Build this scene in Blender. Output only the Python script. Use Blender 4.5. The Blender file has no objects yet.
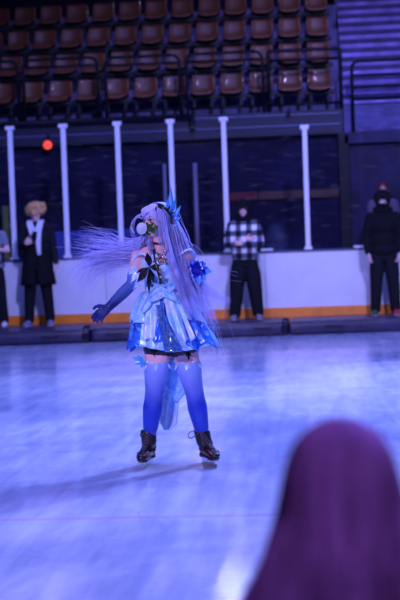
import bpy, bmesh, math, random
from mathutils import Vector, Matrix, noise
random.seed(7)
V = Vector
PI = math.pi
scn = bpy.context.scene
col = scn.collection

# ------------------------------------------------------------------ camera
F = 1417.0
CAM = V((0, 0, 1.46))
YAW, PITCH, ROLL = math.radians(4.8), math.radians(-2.55), math.radians(-2.05)
R3 = Matrix.Rotation(YAW, 3, 'Z') @ Matrix.Rotation(PI/2 + PITCH, 3, 'X') @ Matrix.Rotation(ROLL, 3, 'Z')
cd = bpy.data.cameras.new('camera')
cam = bpy.data.objects.new('camera', cd)
col.objects.link(cam)
cam.matrix_world = Matrix.Translation(CAM) @ R3.to_4x4()
cd.sensor_fit = 'VERTICAL'
cd.sensor_height = 36.0
cd.lens = 36.0 * F / 600.0
cd.clip_end = 200
cd.dof.use_dof = True
cd.dof.focus_distance = 9.0
cd.dof.aperture_fstop = 2.6
scn.camera = cam


def P(px, py, Y):
    """point of the place at depth Y that the photograph shows at this pixel"""
    d = R3 @ V(((px-200)/F, -(py-300)/F, -1))
    return CAM + d * (Y / d.y)

# ------------------------------------------------------------------ materials
MATS = {}


def mat(name, color, rough=0.6, metal=0.0, var=0.0, vscale=20.0, bump=0.0, bscale=60.0, sheen=0.0, coat=0.0,
        emit=None, estr=0.0, stretch=(1, 1, 1), spec=None):
    if name in MATS:
        return MATS[name]
    m = bpy.data.materials.new(name)
    m.use_nodes = True
    nt = m.node_tree
    b = nt.nodes['Principled BSDF']
    b.inputs['Base Color'].default_value = (*color, 1)
    b.inputs['Roughness'].default_value = rough
    b.inputs['Metallic'].default_value = metal
    if rough >= .8 and spec is None: spec = .12
    if spec is not None: b.inputs['Specular IOR Level'].default_value = spec
    if sheen:
        b.inputs['Sheen Weight'].default_value = sheen
    if coat:
        b.inputs['Coat Weight'].default_value = coat
        b.inputs['Coat Roughness'].default_value = 0.15
    if emit:
        b.inputs['Emission Color'].default_value = (*emit, 1)
        b.inputs['Emission Strength'].default_value = estr
    tc = nt.nodes.new('ShaderNodeTexCoord')
    mp = nt.nodes.new('ShaderNodeMapping')
    mp.inputs['Scale'].default_value = stretch
    nt.links.new(tc.outputs['Object'], mp.inputs['Vector'])
    if var:
        n = nt.nodes.new('ShaderNodeTexNoise')
        n.inputs['Scale'].default_value = vscale
        n.inputs['Detail'].default_value = 4
        nt.links.new(mp.outputs[0], n.inputs['Vector'])
        r = nt.nodes.new('ShaderNodeValToRGB')
        r.color_ramp.elements[0].position = .3
        r.color_ramp.elements[1].position = .7
        r.color_ramp.elements[0].color = (*[c*(1-var) for c in color], 1)
        r.color_ramp.elements[1].color = (*[min(1, c*(1+var)) for c in color], 1)
        nt.links.new(n.outputs['Fac'], r.inputs['Fac'])
        nt.links.new(r.outputs['Color'], b.inputs['Base Color'])
    if bump:
        n2 = nt.nodes.new('ShaderNodeTexNoise')
        n2.inputs['Scale'].default_value = bscale
        n2.inputs['Detail'].default_value = 5
        nt.links.new(mp.outputs[0], n2.inputs['Vector'])
        bp = nt.nodes.new('ShaderNodeBump')
        bp.inputs['Strength'].default_value = bump
        bp.inputs['Distance'].default_value = 0.02
        nt.links.new(n2.outputs['Fac'], bp.inputs['Height'])
        nt.links.new(bp.outputs[0], b.inputs['Normal'])
    MATS[name] = m
    return m


def irid(name, cols, rough=.25, metal=.35, scale=7.0, stretch=(1, 1, .75)):
    """foil-like fabric: colour patches over the cloth"""
    m = mat(name, cols[0], rough, metal)
    nt = m.node_tree
    b = nt.nodes['Principled BSDF']
    tc = nt.nodes['Texture Coordinate']
    mp = nt.nodes['Mapping']
    mp.inputs['Scale'].default_value = stretch
    v = nt.nodes.new('ShaderNodeTexNoise')
    v.inputs['Scale'].default_value = scale
    v.inputs['Detail'].default_value = 3
    v.inputs['Distortion'].default_value = 1.5
    nt.links.new(mp.outputs[0], v.inputs['Vector'])
    r = nt.nodes.new('ShaderNodeValToRGB')
    els = r.color_ramp.elements
    n = len(cols)
    els[0].position = .3
    els[0].color = (*cols[0], 1)
    els[1].position = .7
    els[1].color = (*cols[-1], 1)
    for i in range(1, n-1):
        e = els.new(.3 + .4*i/(n-1))
        e.color = (*cols[i], 1)
    nt.links.new(v.outputs['Fac'], r.inputs['Fac'])
    nt.links.new(r.outputs['Color'], b.inputs['Base Color'])
    bp = nt.nodes.new('ShaderNodeBump')
    bp.inputs['Strength'].default_value = .5
    bp.inputs['Distance'].default_value = .02
    v2 = nt.nodes.new('ShaderNodeTexVoronoi')
    v2.inputs['Scale'].default_value = 16
    nt.links.new(mp.outputs[0], v2.inputs['Vector'])
    nt.links.new(v2.outputs['Distance'], bp.inputs['Height'])
    nt.links.new(bp.outputs[0], b.inputs['Normal'])
    return m

# ------------------------------------------------------------------ object helpers


def tag(o, label=None, cat=None, group=None, kind=None):
    if label: o['label'] = label
    if cat: o['category'] = cat
    if group: o['group'] = group
    if kind: o['kind'] = kind
    return o


def thing(name, loc, label, cat, group=None):
    o = bpy.data.objects.new(name, None)
    o.empty_display_size = .1
    o.location = loc
    col.objects.link(o)
    return tag(o, label, cat, group)


def wloc(o):
    p = V(o.location)
    while o.parent:
        o = o.parent
        p += V(o.location)
    return p


def obj(name, bm, m, parent=None, smooth=True, origin=None, label=None):
    """link a bmesh given in world coordinates as one object"""
    me = bpy.data.meshes.new(name)
    org = wloc(parent) if parent else (V(origin) if origin is not None else V((0, 0, 0)))
    bmesh.ops.translate(bm, vec=-org, verts=bm.verts)
    bm.to_mesh(me)
    bm.free()
    me.materials.append(m)
    if smooth:
        for p in me.polygons: p.use_smooth = True
    o = bpy.data.objects.new(name, me)
    col.objects.link(o)
    if parent:
        o.parent = parent
    else:
        o.location = org
    if label: o['label'] = label
    return o


def bake(o):
    bpy.context.view_layer.update()
    dg = bpy.context.evaluated_depsgraph_get()
    me = bpy.data.meshes.new_from_object(o.evaluated_get(dg))
    o.modifiers.clear()
    o.data = me
    for p in me.polygons: p.use_smooth = True
    return o


def B(): return bmesh.new()


def box(bm, lo, hi, bev=0.0, rot=None, piv=None):
    r = bmesh.ops.create_cube(bm, size=1)
    vs = r['verts']
    s = [hi[i]-lo[i] for i in range(3)]
    c = [(hi[i]+lo[i])/2 for i in range(3)]
    bmesh.ops.scale(bm, vec=s, verts=vs)
    if bev:
        es = list({e for v in vs for e in v.link_edges})
        rr = bmesh.ops.bevel(bm, geom=es, offset=bev, segments=2, affect='EDGES', profile=.5)
        vs = list({v for f in rr['faces'] for v in f.verts} | {v for v in vs if v.is_valid})
    bmesh.ops.translate(bm, vec=c, verts=vs)
    if rot is not None:
        bmesh.ops.rotate(bm, cent=piv if piv is not None else c, matrix=rot, verts=vs)
    return vs


def ball(bm, c, r, rot=None, seg=16):
    if not hasattr(r, '__len__'): r = (r, r, r)
    q = bmesh.ops.create_uvsphere(bm, u_segments=seg, v_segments=max(6, seg*3//4), radius=1)
    vs = q['verts']
    bmesh.ops.scale(bm, vec=r, verts=vs)
    if rot is not None:
        bmesh.ops.rotate(bm, cent=(0, 0, 0), matrix=rot, verts=vs)
    bmesh.ops.translate(bm, vec=c, verts=vs)
    return vs


def tube(bm, pts, rad, sides=8, flat=1.0, up=None, cap=True):
    """tube through pts, rad number or list; flat squashes it along the frame's second axis"""
    pts = [V(p) for p in pts]
    n = len(pts)
    if not hasattr(rad, '__len__'): rad = [rad]*n
    rings = []
    prev = None
    for i, p in enumerate(pts):
        t = (pts[min(i+1, n-1)] - pts[max(i-1, 0)])
        if t.length < 1e-9: t = V((0, 0, 1))
        t.normalize()
        if prev is None:
            a = V(up) if up is not None else (V((0, 0, 1)) if abs(t.z) < .9 else V((1, 0, 0)))
        else:
            a = prev
        a = a - t*a.dot(t)
        if a.length < 1e-6: a = t.orthogonal()
        a.normalize()
        prev = a
        b = t.cross(a)
        rings.append([bm.verts.new(p + rad[i]*(math.cos(2*PI*k/sides)*b + flat*math.sin(2*PI*k/sides)*a)) for k in range(sides)])
    for i in range(n-1):
        for k in range(sides):
            bm.faces.new((rings[i][k], rings[i][(k+1) % sides], rings[i+1][(k+1) % sides], rings[i+1][k]))
    if cap and sides > 2:
        bm.faces.new(rings[0][::-1])
        bm.faces.new(rings[-1])


def cap_chain(bm, pts, rad, seg=14):
    """tapered limb: tube plus round joints, to be voxel-merged"""
    if not hasattr(rad, '__len__'): rad = [rad]*len(pts)
    tube(bm, pts, rad, sides=seg)
    for p, r in zip(pts, rad): ball(bm, p, r*.995, seg=seg)


def merge(name, bm, m, parent, voxel=.008, it=4, fac=.5, label=None, origin=None):
    """turn overlapping closed shapes into one continuous skin"""
    bmesh.ops.recalc_face_normals(bm, faces=bm.faces)
    o = obj(name, bm, m, parent, origin=origin, label=label)
    r = o.modifiers.new('r', 'REMESH')
    r.mode = 'VOXEL'
    r.voxel_size = voxel
    s = o.modifiers.new('s', 'SMOOTH')
    s.factor = fac
    s.iterations = it
    return bake(o)


def grid(bm, fn, nu, nv, closed=False):
    vs = [[bm.verts.new(fn(i/nu, j/nv)) for j in range(nv+1)] for i in range(nu if closed else nu+1)]
    for i in range(nu):
        for j in range(nv):
            a, b_ = vs[i], vs[(i+1) % len(vs)]
            bm.faces.new((a[j], b_[j], b_[j+1], a[j+1]))


def sheet(name, fn, nu, nv, m, parent, closed=False, th=.003, origin=None, label=None):
    bm = B()
    grid(bm, fn, nu, nv, closed)
    bmesh.ops.recalc_face_normals(bm, faces=bm.faces)
    o = obj(name, bm, m, parent, origin=origin, label=label)
    s = o.modifiers.new('s', 'SOLIDIFY')
    s.thickness = th
    s.offset = 0
    return bake(o)


def cr(pts, t):
    """Catmull-Rom through pts"""
    n = len(pts)-1
    x = min(max(t, 0), .99999)*n
    i = int(x)
    u = x-i
    p0, p1, p2, p3 = pts[max(i-1, 0)], pts[i], pts[i+1], pts[min(i+2, n)]
    return .5*((2*p1) + (p2-p0)*u + (2*p0-5*p1+4*p2-p3)*u*u + (3*p1-p0-3*p2+p3)*u**3)


def lock(bm, guide, n, s0, s1, r, seg=14, wav=.0, sides=3, lenvar=.15):
    """a lock of hair: n thin strands following a guide"""
    L = len(guide)
    for k in range(n):
        a = V([random.gauss(0, 1) for _ in range(3)])
        c = V([random.gauss(0, .5) for _ in range(3)])
        gp = []
        for i, g in enumerate(guide):
            t = i/(L-1)
            gp.append(V(g) + (s0*(1-t)+s1*t)*(a + c*t))
        ph = random.random()*7
        end = 1-random.random()*lenvar
        pts = []
        for j in range(seg+1):
            t = end*j/seg
            p = cr(gp, t)
            if wav:
                p = p + wav*t*V((math.sin(9*t+ph), math.cos(7*t+ph), math.sin(8*t+2*ph)))
            pts.append(p)
        rr = r*random.uniform(.6, 1.3)
        tube(bm, pts, [rr*(1-.75*(j/seg)**2) for j in range(seg+1)], sides=sides, cap=False)


def leaf(bm, base, tip, w, n=V((0, -1, 0)), thick=.006, mid=.4):
    """pointed leaf / crystal blade between two points"""
    base, tip = V(base), V(tip)
    d = tip-base
    s = d.cross(V(n)).normalized()*w
    nn = s.cross(d).normalized()*thick
    m = base + d*mid
    vs = [bm.verts.new(p) for p in (base, tip, m+s, m-s, m+nn, m-nn)]
    b, t, a, c, u, l = vs
    for f in ((b, a, u), (b, u, c), (t, u, a), (t, c, u), (b, l, a), (b, c, l), (t, a, l), (t, l, c)):
        bm.faces.new(f)


def hand(bm, w, d, n, s, size=1.0, curl=.35, inflate=0.0, spread=.1, thumb_out=.8):
    """palm plus five fingers. w wrist, d along the hand, n side the fingers close to, s thumb side"""
    d, n, s = V(d).normalized(), V(n).normalized(), V(s).normalized()
    L = [.068, .078, .072, .056]
    off = [.030, .010, -.010, -.029]
    kn = [.088, .092, .087, .079]
    for i in range(4):
        k = V(w) + (d*kn[i] + s*off[i])*size
        cap_chain(bm, [V(w)+s*off[i]*.45*size, (V(w)+k)/2 + s*off[i]*.2*size, k], [(.017+inflate)*size, (.0155+inflate)*size, (.0115+inflate)*size], 8)
        p = k
        a = 0
        dd = (d + s*spread*(1.5-i)).normalized()
        pts = [p]
        for q, fr in enumerate((.45, .31, .24)):
            a += curl*(.8+.15*i)
            v = dd*math.cos(a) + n*math.sin(a)
            p = p + v*L[i]*fr*size
            pts.append(p)
        cap_chain(bm, pts, [(r+inflate)*size for r in (.0103, .0095, .0085, .0072)], 8)
    tb = V(w) + (d*.022 + s*.024 + n*.004)*size
    t1 = tb + (d*.55+s*thumb_out+n*.25).normalized()*.042*size
    t2 = t1 + (d*.8+s*thumb_out*.5+n*.35).normalized()*.030*size
    t3 = t2 + (d*.9+s*.15+n*.5).normalized()*.024*size
    cap_chain(bm, [tb, t1, t2, t3], [(r+inflate)*size for r in (.0165, .0125, .0105, .0085)], 8)


def head(bm, c, f, size=1.0, ears=True):
    """head shapes: c centre of the skull, f direction the face looks"""
    f = V(f).normalized()
    up = V((0, 0, 1)) - f*f.z
    up.normalize()
    s = f.cross(up)
    rot = Matrix((s, f, up)).transposed()
    def at(a, b, u): return V(c) + (s*a + f*b + up*u)*size
    def e(p, r): ball(bm, at(*p), [x*size for x in r], rot, 20)
    e((0, -.012, .020), (.073, .090, .088))
    e((0, .018, -.020), (.064, .068, .078))
    e((0, .038, -.062), (.045, .045, .042))
    e((0, .066, -.083), (.020, .018, .018))
    for q in (-1, 1):
        e((q*.034, .055, -.022), (.024, .026, .022))
        e((q*.030, .072, .024), (.026, .012, .009))
        e((q*.045, .010, -.052), (.024, .045, .030))
        if ears:
            e((q*.073, -.008, -.008), (.009, .018, .030))
            e((q*.077, -.014, .006), (.009, .012, .016))
    tube(bm, [at(0, .082, .018), at(0, .092, -.004), at(0, .101, -.022)], [.008*size, .010*size, .012*size], 8)
    ball(bm, at(0, .100, -.024), .0125*size, seg=8)
    for q in (-1, 1): ball(bm, at(q*.011, .091, -.027), .008*size, seg=8)
    e((0, .083, -.050), (.022, .010, .0055))
    e((0, .081, -.060), (.019, .011, .0065))
    return at, rot


def face_bits(parent, at, rot, size, iris, brow, lip=(.45, .12, .15), lash=True):
    for q in (-1, 1):
        bm = B()
        ball(bm, at(q*.031, .075, .003), [.0125*size, .0085*size, .0095*size], rot, 12)
        ey = obj('eye', bm, mat('eye_white', (.8, .8, .82), .2), parent)
        bm = B()
        ball(bm, at(q*.031, .0825, .003), [.0085*size, .0028*size, .0095*size], rot, 10)
        obj('iris', bm, iris, ey)
        bm = B()
        tube(bm, [at(q*.014, .083, .008), at(q*.030, .086, .016), at(q*.047, .077, .010)], [.0015*size, .0042*size, .0015*size], 6)
        obj('eyelashes', bm, mat('lash_black', (.01, .01, .012), .6), parent)
        bm = B()
        tube(bm, [at(q*.014, .085, .028), at(q*.032, .084, .034), at(q*.050, .072, .028)], [.002*size, .004*size, .0015*size], 6)
        obj('eyebrow', bm, brow, parent)
    bm = B()
    tube(bm, [at(-.021, .083, -.055), at(-.008, .0915, -.051), at(0, .091, -.053), at(.008, .0915, -.051), at(.021, .083, -.055)],
         [.001*size, .0045*size, .004*size, .0045*size, .001*size], 6)
    tube(bm, [at(-.018, .083, -.057), at(0, .0925, -.062), at(.018, .083, -.057)], [.001*size, .0055*size, .001*size], 6)
    obj('lips', bm, mat('lips', lip, .4), parent)

# ------------------------------------------------------------------ common materials
M_skin = mat('skin', (.80, .46, .42), .5, var=.05, vscale=8)
M_black = mat('black_cloth', (.012, .012, .016), .85, bump=.3, bscale=40)
M_black2 = mat('black_fleece', (.008, .008, .010), .95, bump=.3, bscale=90)
M_white = mat('white_cloth', (.66, .66, .70), .8, bump=.3, bscale=40)
M_grey = mat('grey_cloth', (.22, .22, .27), .8, bump=.3, bscale=40)
M_dark = mat('dark_trousers', (.010, .010, .014), .9, bump=.4, bscale=25)
M_steel = mat('blade_steel', (.75, .75, .78), .18, 1.0)
M_rail = mat('black_rail', (.008, .008, .016), .5, spec=.2)
M_brown_eye = mat('iris_brown', (.03, .015, .01), .3)

# ================================================================== THE PLACE
YB = 21.5      # far boards
ZM = .21       # mat top
YW = 24.0      # wall under the stands

# ---- ice
def ice_material():
    m = mat('ice', (.70, .72, .78), .22)
    nt = m.node_tree
    N, Lk = nt.nodes.new, nt.links.new
    b = nt.nodes['Principled BSDF']
    tc = nt.nodes['Texture Coordinate']
    def noise_(scale, stretch, detail=5, rot=0, dist=0):
        mp = N('ShaderNodeMapping')
        mp.inputs['Scale'].default_value = stretch
        mp.inputs['Rotation'].default_value = (0, 0, rot)
        Lk(tc.outputs['Object'], mp.inputs['Vector'])
        n = N('ShaderNodeTexNoise')
        n.inputs['Scale'].default_value = scale
        n.inputs['Detail'].default_value = detail
        n.inputs['Distortion'].default_value = dist
        Lk(mp.outputs[0], n.inputs['Vector'])
        return n
    def ramp(src, p0, p1, c0, c1):
        r = N('ShaderNodeValToRGB')
        r.color_ramp.elements[0].position = p0
        r.color_ramp.elements[1].position = p1
        r.color_ramp.elements[0].color = (*c0, 1)
        r.color_ramp.elements[1].color = (*c1, 1)
        Lk(src, r.inputs['Fac'])
        return r
    def mix(kind, fac, a, c):
        x = N('ShaderNodeMix')
        x.data_type = 'RGBA'
        x.blend_type = kind
        x.inputs[0].default_value = fac
        Lk(a, x.inputs[6])
        Lk(c, x.inputs[7])
        return x.outputs[2]
    # cloudy grey patches where the snow of the blades lies thick or thin
    a = ramp(noise_(.55, (1, 1, 1), 6, 0, .8).outputs['Fac'], .35, .65, (.42, .46, .60), (.78, .80, .86))
    s1 = ramp(noise_(4, (1.5, .35, 1), 6, .25, .8).outputs['Fac'], .40, .66, (.74, .76, .84), (1, 1, 1))
    s2 = ramp(noise_(4, (3, .2, 1), 5, .8).outputs['Fac'], .33, .6, (.72, .74, .82), (1, 1, 1))
    c = mix('MULTIPLY', .75, a.outputs[0], s1.outputs[0])
    c = mix('MULTIPLY', .6, c, s2.outputs[0])
    # curved blade cuts
    wv = N('ShaderNodeTexVoronoi')
    wv.feature = 'DISTANCE_TO_EDGE'
    wv.inputs['Scale'].default_value = 1.3
    mp = N('ShaderNodeMapping')
    mp.inputs['Scale'].default_value = (.5, 1.4, 1)
    mp.inputs['Rotation'].default_value = (0, 0, .5)
    Lk(tc.outputs['Object'], mp.inputs['Vector'])
    nn = noise_(1.2, (1, 1, 1), 2)
    ad = N('ShaderNodeMix')
    ad.data_type = 'RGBA'
    ad.blend_type = 'ADD'
    ad.inputs[0].default_value = .8
    Lk(mp.outputs[0], ad.inputs[6])
    Lk(nn.outputs['Color'], ad.inputs[7])
    Lk(ad.outputs[2], wv.inputs['Vector'])
    s3 = ramp(wv.outputs['Distance'], 0.0, .012, (.62, .64, .74), (1, 1, 1))
    c = mix('MULTIPLY', .35, c, s3.outputs[0])
    # the painted line under the ice
    sx = N('ShaderNodeSeparateXYZ')
    Lk(tc.outputs['Object'], sx.inputs[0])
    m1 = N('ShaderNodeMath'); m1.operation = 'SUBTRACT'; m1.inputs[1].default_value = 7.33
    Lk(sx.outputs['Y'], m1.inputs[0])
    m2 = N('ShaderNodeMath'); m2.operation = 'ABSOLUTE'
    Lk(m1.outputs[0], m2.inputs[0])
    m3 = N('ShaderNodeMath'); m3.operation = 'LESS_THAN'; m3.inputs[1].default_value = .035
    Lk(m2.outputs[0], m3.inputs[0])
    m4 = N('ShaderNodeMath'); m4.operation = 'MULTIPLY'; m4.inputs[1].default_value = .22
    Lk(m3.outputs[0], m4.inputs[0])
    x = N('ShaderNodeMix'); x.data_type = 'RGBA'
    Lk(m4.outputs[0], x.inputs[0])
    Lk(c, x.inputs[6])
    x.inputs[7].default_value = (.62, .12, .16, 1)
    Lk(x.outputs[2], b.inputs['Base Color'])
    rr = N('ShaderNodeMapRange')
    rr.inputs[3].default_value = .09
    rr.inputs[4].default_value = .20
    Lk(noise_(3, (1, 1, 1), 4).outputs['Fac'], rr.inputs[0])
    Lk(rr.outputs[0], b.inputs['Roughness'])
    bp = N('ShaderNodeBump')
    bp.inputs['Strength'].default_value = .07
    bp.inputs['Distance'].default_value = .02
    Lk(noise_(7, (1.2, .35, 1), 4, .5).outputs['Fac'], bp.inputs['Height'])
    Lk(bp.outputs[0], b.inputs['Normal'])
    return m

bm = B(); box(bm, (-15, 4.4, -.1), (15, YB, 0))
tag(obj('floor', bm, ice_material(), smooth=False), kind='structure')
M_rubber = mat('rubber_floor', (.03, .03, .035), .9, var=.3, vscale=80)
bm = B(); box(bm, (-15, -5, -.1), (15, 4.4, -.005))
tag(obj('floor_spectators', bm, M_rubber, smooth=False), kind='structure')
ZC = .5
M_conc = mat('dark_concrete', (.07, .07, .10), .85, var=.35, vscale=3, bump=.3, bscale=8)
bm = B(); box(bm, (-15, YB+.12, -.1), (15, YW, ZC))
tag(obj('floor_walkway', bm, M_conc, smooth=False), kind='structure')

# ---- outer walls and ceiling
M_wall = mat('hall_wall', (.03, .028, .08), .9, var=.3, vscale=1.2, bump=.2, bscale=5)
for nm, lo, hi in (('wall_left', (-15.3, -5, -.1), (-15, 31, 12)), ('wall_right', (15, -5, -.1), (15.3, 31, 12)),
                   ('wall_back', (-15, 30.7, -.1), (15, 31, 12)), ('wall_front', (-15, -5.3, -.1), (15, -5, 12)),
                   ('ceiling', (-15.3, -5.3, 12), (15.3, 31, 12.3))):
    bm = B(); box(bm, lo, hi)
    tag(obj(nm, bm, M_wall, smooth=False), kind='structure')

# ---- boards of the rink
M_board = mat('white_board', (.72, .70, .74), .35, var=.06, vscale=3, bump=.05, bscale=2)
M_orange = mat('orange_kick', (.92, .24, .015), .45, var=.15, vscale=5)
M_cap = mat('board_cap', (.04, .04, .12), .4)
ZT = 1.18
t = thing('rink_barrier', (0, YB+.06, 0), 'long white rink barrier with orange kick strip behind the dark mats', 'barrier')
bm = B(); box(bm, (-14, YB, 0), (14, YB+.12, ZT), .006)
obj('panel', bm, M_board, t, False)
bm = B(); box(bm, (-14, YB-.012, .02), (14, YB, .345), .003)
obj('kick_strip', bm, M_orange, t, False, label='orange kick strip')
bm = B(); box(bm, (-14, YB-.02, ZT), (14, YB+.14, ZT+.03), .006)
obj('cap_rail', bm, M_cap, t, False, label='dark top rail')
xs = [-13+i*2.44 for i in range(11)]
for x in xs:
    bm = B(); box(bm, (x-.004, YB-.003, .35), (x+.004, YB+.001, ZT))
    obj('panel_joint', bm, mat('joint', (.2, .2, .3), .6), t, False)
barrier = t
for px in (267, 360):
    p = P(px, 250, YB)
    bm = B(); box(bm, (p.x-.09, YB-.03, ZT+.03), (p.x+.09, YB+.1, ZT+.065), .008)
    obj('bracket', bm, mat('white_metal', (.75, .75, .8), .35), t, False, label='white glass bracket on the top rail')

# ---- posts carrying the panes
M_post = mat('white_post', (.80, .79, .84), .35)
post_px = [11, 64, 118, 171, 224, 304.5]
side = ['white glass post at the far left, beside the person in the black coat',
        'white glass post between the blond person in black and the streaming hair',
        'white glass post whose foot the hair streaming left crosses',
        'white glass post rising behind the blue head ornament',
        'white glass post behind the person in the checked shirt',
        'shorter white glass post standing alone right of the checked shirt']
post_x = []
for i, px in enumerate(post_px):
    foot = P(px+4, 253, YB+.06)
    x = foot.x
    post_x.append(x)
    zt = 3.20 if i < 5 else 3.03
    t = thing('glass_post', (x, YB+.06, ZT+.03), side[i], 'post', 'white posts on the rink barrier')
    bm = B(); box(bm, (x-.036, YB+.02, ZT+.03), (x+.036, YB+.10, zt), .008)
    obj('upright', bm, M_post, t, False)
    bm = B(); box(bm, (x-.068, YB+.01, zt), (x+.068, YB+.11, zt+.06), .008)
    obj('cap', bm, M_post, t, False)
    bm = B(); box(bm, (x-.06, YB+.012, ZT+.03), (x+.06, YB+.108, ZT+.07), .005)
    obj('base_plate', bm, M_post, t, False)

# acrylic panes
def glass_material():
    m = bpy.data.materials.new('acrylic')
    m.use_nodes = True
    nt = m.node_tree
    nt.nodes.clear()
    N, Lk = nt.nodes.new, nt.links.new
    out = N('ShaderNodeOutputMaterial')
    tr = N('ShaderNodeBsdfTransparent'); tr.inputs[0].default_value = (.93, .93, .95, 1)
    gl = N('ShaderNodeBsdfGlossy'); gl.inputs['Roughness'].default_value = .06
    df = N('ShaderNodeBsdfDiffuse'); df.inputs[0].default_value = (.7, .7, .75, 1)
    fr = N('ShaderNodeFresnel'); fr.inputs[0].default_value = 1.49
    mx = N('ShaderNodeMixShader'); Lk(fr.outputs[0], mx.inputs[0]); Lk(tr.outputs[0], mx.inputs[1]); Lk(gl.outputs[0], mx.inputs[2])
    tc = N('ShaderNodeTexCoord'); mp = N('ShaderNodeMapping'); mp.inputs['Scale'].default_value = (1.2, 1, 6)
    mp.inputs['Rotation'].default_value = (0, .25, 0)
    Lk(tc.outputs['Object'], mp.inputs[0])
    n = N('ShaderNodeTexNoise'); n.inputs['Scale'].default_value = 3; n.inputs['Detail'].default_value = 8; Lk(mp.outputs[0], n.inputs['Vector'])
    r = N('ShaderNodeMapRange'); r.inputs[1].default_value = .56; r.inputs[2].default_value = .78; r.inputs[3].default_value = .001; r.inputs[4].default_value = .05
    Lk(n.outputs['Fac'], r.inputs[0])
    m2 = N('ShaderNodeMixShader'); Lk(r.outputs[0], m2.inputs[0]); Lk(mx.outputs[0], m2.inputs[1]); Lk(df.outputs[0], m2.inputs[2])
    Lk(m2.outputs[0], out.inputs[0])
    return m
M_glass = glass_material()
edges = [post_x[0]-1.3] + post_x + [P(364, 250, YB).x, P(364, 250, YB).x+1.3]
for i in range(len(edges)-1):
    a, b_ = edges[i]+.042, edges[i+1]-.042
    zt = 3.14 if i < 5 else 2.98
    bm = B(); box(bm, (a, YB+.055, ZT+.031), (b_, YB+.065, zt))
    obj('glass_pane', bm, M_glass, barrier, False)

# ---- crash mats
M_mat = mat('mat_vinyl', (.026, .018, .055), .38, var=.3, vscale=6, bump=.35, bscale=7)
M_strap = mat('mat_strap', (.012, .012, .02), .8)
cuts = [-60, 93, 187, 289, 470]
mat_lab = ['dark vinyl crash mat at the left, under the person in the black coat',
           'dark vinyl crash mat behind the skater, left of the skirt',
           'dark purple crash mat under the person in the checked shirt',
           'long dark purple crash mat at the right, under the hooded person']
xa_, xb_ = P(0, 348, 20).x, P(400, 331, 20.5).x
def slant(bm):
    """the mats lie at a slight angle to the barrier"""
    for v in bm.verts:
        f = (v.co.x-xa_)/(xb_-xa_)
        w = min(1, max(0, (21.45-v.co.y)/1.15))
        v.co.y += w*(-.42+.62*f)
for i in range(4):
    x0, x1 = P(cuts[i], 338, 20.3).x+.012, P(cuts[i+1], 338, 20.3).x-.012
    dy = (.0, .03, .0, .0)[i]
    mx0 = x0
    zt = ZM
    t = thing('crash_mat', ((x0+x1)/2, 20.9+dy, 0), mat_lab[i], 'mat', 'crash mats along the barrier')
    bm = B(); box(bm, (x0, 20.3+dy, 0), (x1, 21.45+dy, zt), .02)
    bmesh.ops.subdivide_edges(bm, edges=[e for e in bm.edges if e.calc_length() > .6], cuts=14, use_grid_fill=True)
    for v in bm.verts:
        if v.co.z > .1: v.co.z += -.006 + .006*noise.noise(v.co*2.2)
        v.co.y += .008*noise.noise(v.co*1.7)
    slant(bm)
    obj('cover', bm, M_mat, t)
    bm = B()
    tube(bm, [(x0+.02, 20.296+dy, zt-.03), (x1-.02, 20.296+dy, zt-.03)], .006, 6)
    tube(bm, [(x0+.02, 20.296+dy, .025), (x1-.02, 20.296+dy, .025)], .006, 6)
    slant(bm)
    obj('piping', bm, M_strap, t)
    for q in (.25, .75):
        xm = x0+(x1-x0)*q
        bm = B(); tube(bm, [(xm-.12, 20.30+dy, .12), (xm-.10, 20.27+dy, .12), (xm+.10, 20.27+dy, .11), (xm+.12, 20.30+dy, .12)], .012, 6, .4)
        slant(bm)
        obj('handle', bm, M_strap, t)
    if i in (0, 2):
        bm = B()
        box(bm, (x1-.10, 20.275+dy, .05), (x1-.01, 20.31+dy, .15), .01)
        tube(bm, [(x1-.07, 20.28+dy, .15), (x1-.07, 20.29+dy, zt+.02), (x1-.02, 20.4+dy, zt+.022), (x1-.01, 20.45+dy, zt)], .02, 6, .5)
        slant(bm)
        obj('fastener', bm, M_strap, t)

# ---- wall under the stands, walkway fittings
M_under = mat('under_wall', (.012, .011, .045), .8, var=.4, vscale=1.5, bump=.3, bscale=4)
M_under_r = mat('under_wall_right', (.015, .010, .060), .75, var=.5, vscale=2.2, bump=.3, bscale=4)
XR = P(342, 100, YW).x
Z0 = 3.50       # floor of the lowest row
bm = B(); box(bm, (-15, YW, 0), (XR, YW+.2, Z0-.35))
tag(obj('wall_far', bm, M_under, smooth=False), kind='structure')
bm = B(); box(bm, (XR, YW, 0), (15, YW+.2, 2.93))
tag(obj('wall_far_right', bm, M_under_r, smooth=False), kind='structure')
# fascia of the stand
M_fascia = mat('fascia', (.011, .011, .045), .6, var=.3, vscale=4)
bm = B(); box(bm, (-15, YW-.18, Z0-.40), (XR, YW+.2, Z0))
tag(obj('trim_1', bm, M_fascia, smooth=False), kind='structure')
# light lines on the fascia
for k, z in enumerate((Z0-.06, Z0-.24)):
    bm = B(); box(bm, (-15, YW-.2, z-.012), (XR-.05, YW-.17, z+.012), .003)
    tag(obj('trim_%d' % (k+2), bm, mat('fascia_edge', (.12, .12, .3), .5), smooth=False), kind='structure')

# column at the corner by the stairs
x = XR
bm = B(); box(bm, (x-.09, YW-.14, ZC), (x+.09, YW+.0, Z0-.4), .01)
tag(obj('steel_column', bm, M_rail, None, False, origin=(x, YW-.07, ZC)), 'black steel column under the corner of the stands', 'column')

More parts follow.
